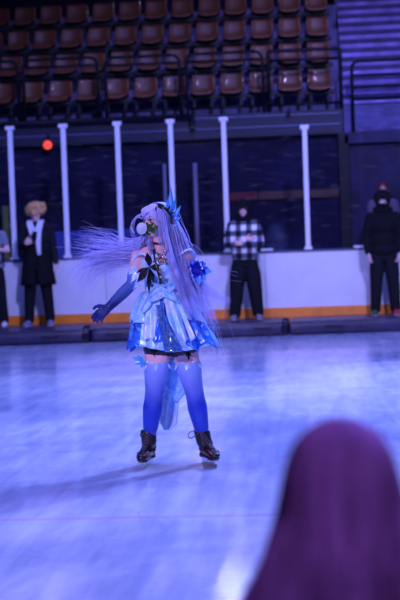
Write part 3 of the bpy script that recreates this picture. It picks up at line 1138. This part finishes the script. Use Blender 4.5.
# stockings
M_stock = dye('stocking_dye', (.012, .045, .50), (.34, .48, .90), S(155, 405).z, S(155, 360).z)
for (h, k_, a) in ((hipR, knR, anR), (hipL, knL, anL)):
    bm = B()
    pts = legpts(h, k_, a)
    top = h*.60+k_*.40
    cap_chain(bm, [top, pts[2]], [.0835, .079], 20)
    lo_ = pts[-2]*.55+pts[-1]*.45
    cap_chain(bm, pts[2:-1]+[lo_], [r+.0045 for r in LEG_R[2:-1]]+[.040], 20)
    for v in list(bm.verts): pass
    # flatten the top end
    for v in bm.verts:
        if v.co.z > top.z: v.co.z = top.z + .004*math.sin(30*v.co.x)
    st = merge('stocking', bm, M_stock, sk, .0065, 2)
    bm = B()
    n_ = 13
    for i in range(n_):
        an = 2*PI*i/n_
        o_ = V((math.cos(an), math.sin(an), 0))
        leaf(bm, top+o_*.082-V((0, 0, .005)), top+o_*.090+V((.02*math.cos(i*2.1), 0, .016 if i % 2 else -.050)), .015, n=o_, thick=.003)
    obj('stocking_trim', bm, M_ir_pale, st, False)
# winged garter at her right thigh
bm = B()
g0 = S(144, 362, -.06)
for tx, ty in ((131, 356.5), (133, 363), (137, 355), (141, 368), (150, 363)):
    leaf(bm, g0, S(tx, ty, -.07), .016, thick=.005)
obj('garter_wing', bm, mat('teal_wing', (.10, .42, .75), .3, .2), sk, False)

# shorts and garter clips
bm = B()
ball(bm, S(170, 338, .01), (.163, .118, .080))
cap_chain(bm, [hipR, hipR*.90+knR*.10], [.099, .098])
cap_chain(bm, [hipL, hipL*.90+knL*.10], [.099, .098])
merge('shorts', bm, mat('black_satin', (.008, .008, .014), .35), sk, .008, 3)
for cx, cy in ((154, 350), (188.5, 354)):
    bm = B()
    c = S(cx, cy, -.105)
    for a, l in ((-150, .026), (-30, .026), (150, .020), (30, .020), (-90, .045)):
        leaf(bm, c, c+V((l*math.cos(math.radians(a)), 0, l*math.sin(math.radians(a)))), .008, thick=.004)
    ball(bm, c, .006, seg=8)
    obj('garter_bow', bm, M_black, sk, False)

# ---- dress
wc, wz = S(162, 291, .01), S(162, 291).z
hx = S(173, 335, .01)
def sk_pt(u, t, off=0.0, L=.362, flare=1.0):
    """point of the skirt: u angle (0 at the front), t down"""
    z = wz - t*L
    cx = wc.x + (hx.x-wc.x)*min(t, 1.2)
    rx = (.100 + (.285-.100)*min(t, 1.3)**.68*flare)
    ry = (.082 + (.235-.082)*min(t, 1.3)**.80*flare)
    pl = 1 + t*(.075*math.sin(7*u+1.0) + .045*math.sin(13*u+.5) + .02*math.sin(23*u))
    return V((cx + (rx*pl+off)*math.sin(u), wc.y - (ry*pl+off)*math.cos(u), z))
def tri(x):
    x = x % 1.0
    return 1-abs(2*x-1)
# foundation skirt
def fn(u, v):
    a = 2*PI*u
    return sk_pt(a, v*(.90+.13*tri(a*1.6/PI+.3)))
sheet('skirt', fn, 144, 22, M_ir_light, sk, closed=True)
# deep blue side panels
for a0, a1 in ((-1.75, -.72), (.42, 1.45)):
    def fn(u, v, a0=a0, a1=a1):
        a = a0+(a1-a0)*u
        t = .28 + v*(.62+.14*tri(u*2.0+.1))
        return sk_pt(a, t, .010+.006*math.sin(u*18))
    sheet('side_panel', fn, 48, 18, M_ir_blue, sk, label='deep blue foil panel of the skirt')
# pale overskirt falling in points
for a0, a1, l0, l1 in ((-1.70, -.42, .50, .62), (-.62, -.05, .93, .70), (.10, .62, .70, .98), (.50, 1.75, .60, .48), (1.7, 3.1, .6, .7), (-3.1, -1.65, .7, .6)):
    def fn(u, v, a0=a0, a1=a1, l0=l0, l1=l1):
        a = a0+(a1-a0)*u
        ln = (l0*(1-u)+l1*u) - .30*abs(u-.5)*2*.6 + .05*tri(u*3)
        return sk_pt(a, v*ln, .020+.014*v*math.sin(u*14+a0), flare=1.0+.05*v)
    sheet('overskirt_petal', fn, 30, 14, M_ir_pale if abs(a0) < 1 else M_ir_light, sk)
# glittering centre strip
def fn(u, v):
    a = -.10 + (u-.5)*.26*(.6+.7*v) + .18*v
    return sk_pt(a, .22+v*.80, .040+.004*math.sin(u*9))
sheet('centre_strip', fn, 8, 24, M_ir_strip, sk, label='glittering deep blue strip down the skirt')
def fn(u, v):
    a = .02 + (u-.5)*.20*(.6+.9*v) - .22*v
    return sk_pt(a, .18+v*.66, .034+.006*math.sin(u*9))
sheet('centre_strip', fn, 8, 24, M_ir_blue, sk)
# bodice
def fn(u, v):
    a = 2*PI*u
    topz = S(160, 258).z + .016*math.cos(2*a) + (.012 if abs(math.sin(a)) < .5 and math.cos(a) > 0 else 0)
    z = topz + (wz-.012-topz)*v
    f = v
    rx = .142*(1-f)**1.0 + .106*f + .012*math.sin(PI*f)*(-1)
    ry = .102*(1-f) + .088*f
    bust = .066*math.exp(-((f-.26)/.30)**2)*max(0, math.cos(a))**.8
    cx = S(161, 262).x*(1-f)+wc.x*f
    return V((cx+rx*math.sin(a), wc.y-(ry+bust)*math.cos(a), z))
sheet('bodice', fn, 72, 20, M_ir_pale, sk, closed=True, th=.005)
# waist drapes crossing the front
for sx_, tx_, ty_, m_ in ((150, 178, 300, M_ir_light), (176, 148, 300, M_ir_light), (160, 141, 312, M_ir_pale), (166, 187, 314, M_ir_pale)):
    a_, b_ = S(sx_, 284, -.10), S(tx_, ty_, -.17)
    def fn(u, v, a_=a_, b_=b_):
        c = a_*(1-v)+b_*v
        w_ = .030*math.sin(PI*(.12+.78*v))+.004
        return c + V((-.3*w_*(u-.5)*2, -.012*math.cos(2*PI*u), w_*(u-.5)*2))
    sheet('waist_drape', fn, 8, 12, m_, sk)
# sheer tail hanging behind the legs
for poly, dy, m_ in ((((164, 345, 183), (163, 370, 185), (163, 392, 186.5), (165, 401, 179)), .13, M_ir_light),
                     (((163, 345, 180), (162, 380, 180), (160, 410, 178.5), (160, 424, 177), (164, 430, 171)), .17, M_ir_blue if False else irid('foil_tail', [(.35, .55, .95), (.60, .80, 1.0), (.42, .70, 1.0)], .35, .1, 6))):
    def fn(u, v, poly=poly, dy=dy):
        L_ = [S(a, y, dy) for a, y, b in poly]
        R_ = [S(b, y, dy) for a, y, b in poly]
        x_ = min(v*(len(L_)-1), len(L_)-1.0001); i_ = int(x_); f_ = x_-i_
        p = (L_[i_]*(1-f_)+L_[i_+1]*f_)*(1-u) + (R_[i_]*(1-f_)+R_[i_+1]*f_)*u
        return p + V((0, .018*math.sin(u*10+v*3), 0))
    sheet('dress_tail', fn, 20, 26, m_, sk, th=.002)
# off-shoulder band
for pts, r_ in (([S(133, 262, -.03), S(136, 256, -.055), S(143, 254, -.09), S(150, 259, -.12)], .016),
                ([S(178, 256, -.06), S(186, 250.5, -.05), S(192, 251, -.01), S(195, 258, .03)], .014)):
    bm = B(); tube(bm, [cr(pts, i/12) for i in range(13)], [r_*(.6+.5*math.sin(PI*i/12)) for i in range(13)], 8, .5)
    obj('shoulder_band', bm, M_ir_pale, sk)
# feathery frill near the right arm
bm = B()
for i in range(9):
    a_ = S(137+i*.8, 266+i*1.6, -.09)
    leaf(bm, a_, a_+V((-.05-.01*(i % 3), -.01, -.02-.012*i*.5)), .012, thick=.003)
obj('frill', bm, M_ir_light, sk, False)

# ---- black bow, pendant and brooch on the chest
M_blk = mat('black_leather', (.006, .006, .010), .3)
bm = B()
c = S(149, 267, -.155)
for tx, ty, w_ in ((147, 252, .022), (151, 257, .012), (137, 283, .024), (136, 273, .014), (149, 294, .016), (154, 283, .020), (164, 264, .016), (160, 271, .010)):
    leaf(bm, c, S(tx, ty, -.15), w_, thick=.010, mid=.55)
obj('chest_bow', bm, M_blk, sk, False, label='black leaf-shaped bow')
bm = B()
pts = [S(154, 250, -.10), S(156, 262, -.15), S(159, 274, -.16), S(161, 284, -.14)]
tube(bm, [cr(pts, i/14) for i in range(15)], .010, 8, .5)
tube(bm, [S(153, 262, -.15), S(160, 258, -.16), S(166, 254, -.13)], .007, 8, .5)
obj('neck_ribbon', bm, M_blk, sk)
M_gold = mat('rose_gold', (.75, .38, .28), .22, 1.0)
for grp, nm in ((((159, 255), (163, 258), (160, 262), (165, 262), (157, 259), (165, 251)), 'rose gold brooch'), (((160, 271), (161, 276)), 'small rose gold pendant')):
    bm = B()
    tube(bm, [S(x, y, -.168) for x, y in grp], .003, 6)
    for (x, y) in grp:
        ball(bm, S(x, y, -.17), (.012, .009, .012), seg=8)
        leaf(bm, S(x, y, -.17), S(x+2.6, y-2.2, -.18), .006, thick=.005)
    obj('brooch' if len(grp) > 2 else 'pendant', bm, M_gold, sk, False, label=nm)
bm = B()
for (x, y) in ((165, 250.5), (158, 263.5), (164, 256), (160.5, 277)):
    bm = B()
    ball(bm, S(x, y, -.187), .0065, seg=8)
    obj('gem', bm, mat('clear_gem', (.9, .9, .95), .05, .6), sk)
bm = B(); tube(bm, [S(158.5+6.0*math.cos(a/14*2*PI), 242+1.6*math.sin(a/14*2*PI), .01-.05*math.sin(a/14*2*PI)) for a in range(15)], .012, 8, .6)
obj('choker', bm, M_blk, sk)

# ---- crystal arm cuff
c = S(197, 269, -.055)
bm = B()
tube(bm, [c+V((-.012, .055, .035)), c+V((.004, .055, -.03))], [.052, .050], 20)
cuff = obj('crystal_cuff', bm, mat('cuff_cloth', (.05, .08, .45), .4), sk)
bm = B()
for i in range(9):
    a = 2*PI*i/9+.2
    leaf(bm, c, c+V((.066*math.cos(a), -.005, .066*math.sin(a))), .019, thick=.016, mid=.6)
ball(bm, c+V((0, -.008, 0)), (.030, .016, .030), seg=8)
obj('crystal_petals', bm, mat('deep_crystal', (.015, .03, .45), .12, .4), cuff, False)
bm = B()
for (dx, dz) in ((-.040, .002), (-.030, -.038), (.018, -.050), (.034, .004), (.028, .026), (0.0, .056)):
    bm = B()
    ball(bm, c+V((dx, -.018, dz)), (.0075, .006, .009), seg=8)
    obj('gem', bm, mat('clear_gem', (.9, .9, .95), .05, .6), cuff)
bm = B()
for tx, ty, w_ in ((212, 272, .026), (206, 262, .018), (199, 285, .030), (206, 281, .02), (192, 283, .016)):
    leaf(bm, S(199, 269, -.045), S(tx, ty, -.03), w_, thick=.006, mid=.6)
obj('ribbon_petals', bm, mat('light_blue_ribbon', (.12, .42, .90), .3, .1), cuff, False)

# ---- flower mask over the mouth
mk = at(0, .10, -.045)
bm = B()
side_v = fdir.cross(V((0, 0, 1))).normalized()
random.seed(11)
for i in range(38):
    u_ = random.uniform(-1, 1)
    p0 = at(u_*.05, .085-.03*u_*u_, -.040+random.uniform(-.028, .020))
    d_ = (fdir.normalized()*.6 + side_v*u_*.8 + V((random.uniform(-.7, .7), random.uniform(-.4, .2), random.uniform(-.7, .7)))).normalized()
    leaf(bm, p0, p0+d_*random.uniform(.035, .055), .017, n=V((random.uniform(-.4, .4), -1, .3)), thick=.004)
fm = obj('flower_mask', bm, mat('leaf_green', (.04, .15, .03), .5, var=.3, vscale=30), sk, False, label='green leaves of the flower mask')
rc = S(140.5, 228.5, -.10)
bm = B()
for ring, (n_, r_, h_) in enumerate(((3, .010, .010), (5, .019, .006), (7, .028, .0), (8, .035, -.008))):
    for i in range(n_):
        a = 2*PI*i/n_+ring*.6
        fx = V((-.35, -.93, .05)).normalized()
        sx_ = fx.cross(V((0, 0, 1))).normalized()
        uz = sx_.cross(fx)
        rr = Matrix((sx_, fx, uz)).transposed() @ Matrix.Rotation(-a, 3, 'Y') @ Matrix.Rotation(.25+.22*ring, 3, 'Z')
        ball(bm, rc + fx*h_ + (sx_*math.cos(a)+uz*math.sin(a))*r_*.70, (.0032, .012+.002*ring, .013+.002*ring), rr, 10)
ball(bm, rc-V((0, -.016, 0)), (.015, .012, .015), seg=10)
obj('rose', bm, mat('white_rose', (.66, .70, .76), .8), fm, label='white rose')
bm = B()
tube(bm, [S(133+4*math.cos(a)*1.6+5, 226-9*math.sin(a), -.09) for a in [x*PI/10 for x in range(3, 14)]], .003, 6)
obj('wire_loop', bm, mat('white_wire', (.7, .75, .85), .4), fm)

# ---- head ornament of blue crystal wings
M_cry = mat('cyan_crystal', (.08, .42, .95), .12, .3)
M_cry2 = mat('pale_crystal', (.35, .72, 1.0), .12, .3)
bm = B()
for a_, b_, w_ in (((170, 217), (171, 186), .022), ((171, 216), (176, 197), .014), ((170, 214), (166, 200), .013),
                   ((173, 219), (181, 205), .017), ((174, 221), (181, 217), .012), ((173, 224), (179, 229), .014)):
    leaf(bm, S(a_[0], a_[1], -.02), S(b_[0], b_[1], -.03), w_, thick=.010, mid=.45)
hb = obj('crystal_wings', bm, M_cry, sk, False, label='blue crystal wings of the head ornament')
bm = B()
for a_, b_, w_ in (((170.5, 212), (170.5, 190), .010), ((174, 217), (180, 207), .007), ((172, 227), (178, 224), .008)):
    leaf(bm, S(a_[0], a_[1], -.035), S(b_[0], b_[1], -.045), w_, thick=.006, mid=.5)
obj('crystal_core', bm, M_cry2, hb, False)
bm = B()
pts = [S(157, 203.5, -.06), S(162, 205, -.095), S(167, 210, -.08), (S(171, 216, -.06)), S(172, 224, -.05)]
tube(bm, [cr(pts, i/14) for i in range(15)], [.006+.010*math.sin(PI*i/14) for i in range(15)], 8, .6)
leaf(bm, S(157, 203, -.08), S(163, 210, -.10), .014)
leaf(bm, S(167, 211, -.08), S(171, 205, -.08), .008)
leaf(bm, S(170, 214, -.07), S(176, 212, -.07), .008)
obj('black_branch', bm, M_blk, hb, False, label='black branch of the head ornament')

# ---- hair
def hair_mat(name, c, rough=.42):
    return mat(name, c, rough, var=.12, vscale=30, stretch=(1, 1, .3), spec=0)
M_hair = hair_mat('lilac_hair', (.50, .50, .86))
random.seed(5)
bm = B()
def hb_(p, r): ball(bm, at(*p), r, rot, 20)
hb_((0, -.032, .026), (.087, .096, .088))
hb_((0, -.055, -.04), (.080, .070, .09))
hb_((0, .000, .040), (.074, .074, .050))
for q in (-1, 1): hb_((q*.072, .005, .0), (.022, .050, .075))
cap_chain(bm, [at(0, -.08, -.05), S(165, 246, .10), S(171, 270, .13)], [.07, .065, .05])
cap = merge('hair', bm, M_hair, sk, .008, 3)
bm = B()
Cc = at(0, -.01, .105)
# strands lying over the skull
for i in range(420):
    an = random.uniform(0, 2*PI)
    sd, fw = math.cos(an), math.sin(an)
    if fw > .75: continue
    low = -.10 if fw < .3 else -.06
    pts = [at(sd*.015, fw*.02-.02, .117), at(sd*.064, fw*.074-.026, .097), at(sd*.094, fw*.100-.03, .035), at(sd*.097, fw*.097-.035, low)]
    tube(bm, [cr(pts, j/9) for j in range(10)], [.0035]*9+[.001], 3, cap=False)
# bangs
for i in range(110):
    u_ = random.uniform(-1, 1)
    e_ = .030+.03*abs(u_) + random.uniform(-.012, .010)
    pts = [at(u_*.03, .0, .108), at(u_*.058, .066, .084), at(u_*.072, .090-.03*abs(u_), .052), at(u_*.076, .088-.045*u_*u_, .050-e_)]
    tube(bm, [cr(pts, j/8) for j in range(9)], [.0038]*7+[.0026, .0008], 3, cap=False)
def lk(pts, n, s0, s1, r=.0022, **k_): lock(bm, [S(*p) for p in pts], n, s0, s1, r, **k_)
# lock beside the face, down over the chest
lk([(162, 212, -.08), (165, 232, -.11), (170, 252, -.14), (175, 272, -.16), (183, 298, -.19), (191, 318, -.24)], 62, .010, .011, seg=16, wav=.008)
lk([(160, 214, -.09), (160, 230, -.12), (162, 244, -.13), (163, 253, -.15)], 16, .009, .010, wav=.008)
lk([(152, 232, -.03), (149, 240, -.05), (151, 250, -.09), (154, 262, -.14)], 22, .008, .010, wav=.01)
lk([(148, 230, -.02), (142, 240, -.03), (138, 250, -.02), (134, 260, .0)], 20, .010, .012, wav=.01)
# right side mass
lk([(169, 210, .04), (175, 226, .05), (181, 242, .06), (186, 265, .06), (195, 290, .05), (208, 312, .05)], 130, .013, .036, seg=18, wav=.012)
lk([(167, 212, -.02), (172, 230, -.03), (177, 250, -.05), (183, 275, -.08), (193, 300, -.12), (206, 325, -.20)], 60, .010, .022, seg=18, wav=.012)
lk([(169, 216, .06), (175, 238, .09), (182, 262, .09), (190, 288, .08), (202, 310, .08), (213, 348, .09)], 80, .016, .036, seg=18, wav=.02)
lk([(171, 212, .0), (180, 232, -.01), (189, 252, .0), (200, 280, .02), (214, 294, .02), (230, 303, .0)], 60, .010, .020, r=.0018, seg=18, wav=.010)
lk([(176, 226, -.02), (186, 244, .0), (197, 258, .03), (206, 280, .04), (222, 290, .02)], 10, .008, .03, r=.0014, seg=18, wav=.02)
lk([(200, 285, .0), (215, 285, 0), (228, 276, .0), (240, 274, 0)], 4, .01, .015, r=.0014, wav=.02)
# hair streaming to the left
lk([(158, 232, .06), (146, 244, .06), (128, 250, .05), (105, 248, .04), (73, 244, .03)], 130, .014, .038, r=.0019, seg=20, wav=.02, lenvar=.35)
lk([(158, 236, .06), (144, 250, .06), (126, 256, .05), (104, 257, .05), (86, 266, .05), (77, 290, .05)], 160, .014, .045, r=.0019, seg=20, wav=.02, lenvar=.4)
lk([(158, 236, .06), (142, 248, .06), (124, 258, .05), (106, 262, .05), (88, 275, .05), (80, 300, .05)], 110, .014, .045, r=.0017, seg=20, wav=.02, lenvar=.4)
lk([(150, 240, .06), (135, 254, .05), (118, 262, .05), (106, 272, .05), (112, 278, .05), (124, 272, .05)], 18, .01, .03, r=.0014, seg=20, wav=.02)
lk([(150, 236, .06), (130, 246, .06), (108, 240, .05), (80, 233, .03)], 30, .012, .030, r=.0014, seg=18, wav=.02)
# fine loops in front of the face
for pts in (([(147, 212, -.1), (135, 219, -.1), (131, 229, -.1), (136, 240, -.06), (143, 247, -.04)]),
            ([(148, 211, -.1), (137, 216, -.1), (133, 226, -.1), (134, 236, -.06), (140, 250, -.04)])):
    lk(pts, 5, .004, .008, r=.0013, seg=18)
obj('hair_strands', bm, M_hair, cap)

# ---- skates
M_red = mat('red_trim', (.24, .012, .02), .5)
for an, yaw, pxl in ((anR, math.radians(-8), 147.5), (anL, math.radians(22), 209)):
    Rz = Matrix.Rotation(yaw, 3, 'Z')
    o0 = V((an.x, an.y, 0))
    toe = S(pxl, 467); toe.z = 0
    o0 = V((an.x*.35+toe.x*.65, an.y, 0))
    def q(x, y, z): return o0 + Rz @ V((x, y, z))
    top = an + V((0, 0, .065))
    top.x += (-.002 if pxl < 180 else -.012)
    bm = B()
    cap_chain(bm, [top, an, q(0, .025, .13)], [.0525, .050, .048], 18)
    for y, z, rx, rz in ((.055, .10, .038, .045), (.01, .10, .043, .047), (-.05, .092, .043, .040), (-.105, .084, .045, .032), (-.145, .078, .039, .026)):
        ball(bm, q(0, y, z), (rx, .05, rz), Rz)
    for v in bm.verts:
        if v.co.z > top.z+.008: v.co.z = top.z+.008
        if v.co.z < .062: v.co.z = .062
    bt = merge('skate_boot', bm, mat('black_boot', (.010, .009, .012), .35), sk, .0065, 3)
    bm = B()
    box(bm, q(0, 0, 0)+V((-.040, -.055, .048)), q(0, 0, 0)+V((.040, .085, .066)), .006)
    vs = [v for v in bm.verts]
    bm.free()
    bm = B()
    tube(bm, [q(0, -.185, .060), q(0, -.15, .060), q(0, -.10, .060), q(0, -.04, .060), q(0, .02, .062), q(0, .085, .062)], [.022, .036, .044, .038, .034, .032], 14, .22, up=(0, 0, 1))
    tube(bm, [q(0, .055, .060), q(0, .055, .040)], [.034, .030], 14)
    obj('sole', bm, mat('sole_black', (.012, .012, .014), .5), bt)
    bm = B()
    box(bm, o0+V((-.0025, -.185, .0)), o0+V((.0025, .115, .020)), 0, Rz, o0)
    for y in (-.115, .055):
        box(bm, o0+V((-.0035, y-.035, .018)), o0+V((.0035, y+.035, .052)), 0, Rz, o0)
        box(bm, o0+V((-.028, y-.045, .040)), o0+V((.028, y+.045, .047)), .002, Rz, o0)
    ball(bm, q(0, -.180, .014), (.003, .012, .012), Rz, 8)
    obj('blade', bm, M_steel, bt, False)
    bm = B()
    # red side flashes and crossed laces
    for s in (-1, 1):
        leaf(bm, q(s*.030, -.165, .080), q(s*.048, -.05, .098), .010, n=Rz @ V((s*.8, -.5, .4)), thick=.006)
        leaf(bm, q(s*.022, -.185, .085), q(s*.036, -.12, .112), .008, n=Rz @ V((s*.4, -.8, .5)), thick=.006)
        leaf(bm, q(s*.045, -.02, .085), q(s*.047, .045, .13), .007, n=Rz @ V((s, 0, 0)), thick=.006)
    obj('red_flash', bm, M_red, bt, False, label='dark red side flashes')
    bm = B()
    N_ = 7
    for i in range(N_):
        f0, f1 = i/N_, (i+1)/N_
        def lp(f, s):
            if f < .4:
                c = q(0, -.12+.075*f/.4, .118+.02*f/.4)
                return c + Rz @ V((s*.016, 0, 0))
            g = (f-.4)/.6
            c = q(0, -.045, .138)*(1-g) + (top+V((0, -.054, 0)))*g
            return c + Rz @ V((s*.018, 0, 0))
        for s in (-1, 1): tube(bm, [lp(f0, s), lp((f0+f1)/2, 0)+V((0, -.004, 0)), lp(f1, -s)], .0028, 6)
    cx = lp(1.0, -1)
    if pxl > 180:
        tube(bm, [cr([cx, cx+V((-.04, -.02, .012)), cx+V((-.065, -.02, -.012)), cx+V((-.05, -.02, -.035)), cx+V((-.01, -.01, -.012)), cx], i/16) for i in range(17)], .003, 6)
    else:
        tube(bm, [cr([cx, cx+V((-.015, -.02, .012)), cx+V((-.025, -.02, -.022)), cx], i/12) for i in range(13)], .003, 6)
    obj('laces', bm, mat('lace_grey', (.10, .08, .10), .7), bt)

# ================================================================== FOREGROUND SPECTATOR
YF = 2.35
def Q(px, py, dy=0.0): return P(px, py, YF+dy)
hc2 = Q(341, 487)
base = V((hc2.x, YF, -.005))
seat_z = hc2.z+.115-.86
t = thing('person', base, 'seated spectator with long auburn hair seen from behind, close at the lower right', 'person')
bm = B()
at2, rot2 = head(bm, hc2+V((0, 0, -.012)), (0, 1, 0), .93, ears=False)
def q(x, y, z): return V((hc2.x+x, YF+y, hc2.z+z))
cap_chain(bm, [q(0, -.02, -.22), q(0, -.01, -.15), q(0, 0, -.08)], [.066, .054, .052])
ball(bm, q(0, 0, -.36), (.150, .10, .17))
ball(bm, q(0, 0, -.53), (.125, .09, .16))
ball(bm, q(0, 0, seat_z-hc2.z+.10), (.160, .13, .115))
for s in (-1, 1):
    cap_chain(bm, [q(s*.05, 0, -.215), q(s*.165, 0, -.25)], [.05, .05])
    el = q(s*.215, .05, -.50); wr = q(s*.12, .28, -.58)
    cap_chain(bm, [q(s*.165, 0, -.25), q(s*.195, .02, -.38), el, wr], [.05, .043, .038, .026])
    hand(bm, wr, (-s*.2, 1, -.2), (0, 0, -1), (-s, 0, 0), .95, .3)
    hz = seat_z-hc2.z+.08
    cap_chain(bm, [q(s*.09, .0, hz), q(s*.10, .22, hz), q(s*.11, .44, hz)], [.085, .075, .058])
    cap_chain(bm, [q(s*.11, .44, hz), q(s*.11, .47, (hz-hc2.z)/2+.0), q(s*.11, .45, -hc2.z+.075)], [.055, .052, .036])
    cap_chain(bm, [q(s*.11, .44, -hc2.z+.045), q(s*.12, .58, -hc2.z+.03)], [.038, .03])
merge('body', bm, M_skin, t, .009, 3)
face_bits(t, at2, rot2, .93, M_brown_eye, mat('auburn_brow', (.20, .05, .07), .45))
M_coat = mat('plum_coat', (.09, .03, .10), .85, bump=.4, bscale=20)
bm = B()
ball(bm, q(0, 0, -.36), (.185, .13, .18)); ball(bm, q(0, 0, -.54), (.165, .125, .18)); ball(bm, q(0, 0, seat_z-hc2.z+.10), (.185, .15, .12))
cap_chain(bm, [q(0, -.02, -.22), q(0, -.01, -.17)], [.085, .070])
for s in (-1, 1):
    el = q(s*.215, .05, -.50); wr = q(s*.12, .28, -.58)
    cap_chain(bm, [q(s*.05, 0, -.225), q(s*.165, 0, -.26), q(s*.195, .02, -.38), el, el*.1+wr*.9], [.065, .067, .062, .055, .042])
merge('coat', bm, M_coat, t, .012, 4)
bm = B()
for s in (-1, 1):
    cap_chain(bm, [q(s*.09, .0, hz), q(s*.10, .22, hz), q(s*.11, .44, hz)], [.098, .086, .070])
    cap_chain(bm, [q(s*.11, .44, hz), q(s*.11, .47, (hz-hc2.z)/2), q(s*.11, .45, -hc2.z+.11)], [.068, .062, .050])
merge('trousers', bm, M_dark, t, .012, 3)
for s in (-1, 1):
    bm = B()
    for f in (0, .35, .7, 1): ball(bm, q(s*(.11+.015*f), .43+.17*f, -hc2.z+.047-.008*f), (.044, .06, .046-.008*f))
    cap_chain(bm, [q(s*.11, .44, -hc2.z+.06), q(s*.11, .45, -hc2.z+.12)], [.045, .047])
    merge('shoe', bm, M_black, t, .009, 3)
# long straight hair
M_aub = mat('auburn_fg', (.15, .058, .17), .6, var=.25, vscale=22, stretch=(1, 1, .08), spec=0)
def hair_w(z):
    """half width of the hair at height z above the head centre"""
    k_ = [(.115, .0), (.108, .034), (.09, .061), (.06, .080), (.02, .092), (-.04, .104), (-.10, .124), (-.15, .148), (-.19, .176), (-.25, .185), (-.36, .158), (-.48, .145)]
    for (z0, w0), (z1, w1) in zip(k_, k_[1:]):
        if z1 <= z <= z0:
            return w0+(w1-w0)*(z0-z)/(z0-z1)
    return k_[-1][1]
bm = B()
ZL = [.115-.595*((j/26)**1.2) for j in range(27)]
def fn2(u, v):
    a = 2*PI*u
    j = min(int(v*26), 25); f = v*26-j
    z = ZL[j]*(1-f)+ZL[j+1]*f
    w_ = hair_w(z)
    dpt = min(w_, .110)*(1.12 if z > -.05 else 1.0)
    yoff = -.012 if z > -.05 else -.02-.12*min(1, (-.05-z)/.2)*.8
    dpt = dpt if z > -.12 else max(.045, dpt-.35*(-.12-z))
    rp = 1 + .012*math.sin(17*a+z*5) + .010*math.sin(31*a)
    return q(w_*rp*math.cos(a), yoff + dpt*rp*math.sin(a), z)
grid(bm, fn2, 96, 26, True)
bmesh.ops.holes_fill(bm, edges=bm.edges)
bmesh.ops.recalc_face_normals(bm, faces=bm.faces)
hh = obj('hair', bm, M_aub, t)
bm = B()
random.seed(21)
for i in range(620):
    u_ = random.uniform(.5, 1.0) if i % 4 else random.uniform(0, .5)
    du = random.uniform(-.03, .03)
    en = random.uniform(.85, 1.0)
    st_ = random.uniform(.0, .02)
    pts = []
    for j in range(19):
        v_ = st_+(en-st_)*j/18
        p = fn2(u_+du*v_, v_)
        c_ = q(0, -.02, p.z-hc2.z)
        pts.append(p + (p-c_)*.02 + V((0, -.002, .0)))
    tube(bm, pts, [.0016+.0022*random.random()]*18+[.0006], 3, cap=False)
obj('hair_strands', bm, mat('auburn_strand', (.25, .095, .26), .6, var=.55, vscale=16, stretch=(1, .6, .12), spec=0), hh)

# bench below
bt = thing('bench', (hc2.x, YF, -.005), 'low dark spectator bench under the seated person at lower right', 'bench')
bz = seat_z-.02
bm = B(); box(bm, (hc2.x-.7, YF-.2, bz-.05), (hc2.x+.7, YF+.2, bz), .01)
obj('seat', bm, mat('bench_wood', (.10, .05, .03), .6, var=.3, stretch=(1, 8, 1)), bt, False)
for sx_ in (-.6, .6):
    for sy_ in (-.15, .15):
        bm = B(); box(bm, (hc2.x+sx_-.025, YF+sy_-.025, -.005), (hc2.x+sx_+.025, YF+sy_+.025, bz-.05), .004)
        obj('leg', bm, M_rail, bt, False)

# ------------------------------------------------------------------ colour
scn.view_settings.view_transform = 'Standard'
scn.view_settings.look = 'None'
scn.view_settings.exposure = 0
scn.view_settings.gamma = 1
scn.view_settings.use_curve_mapping = False
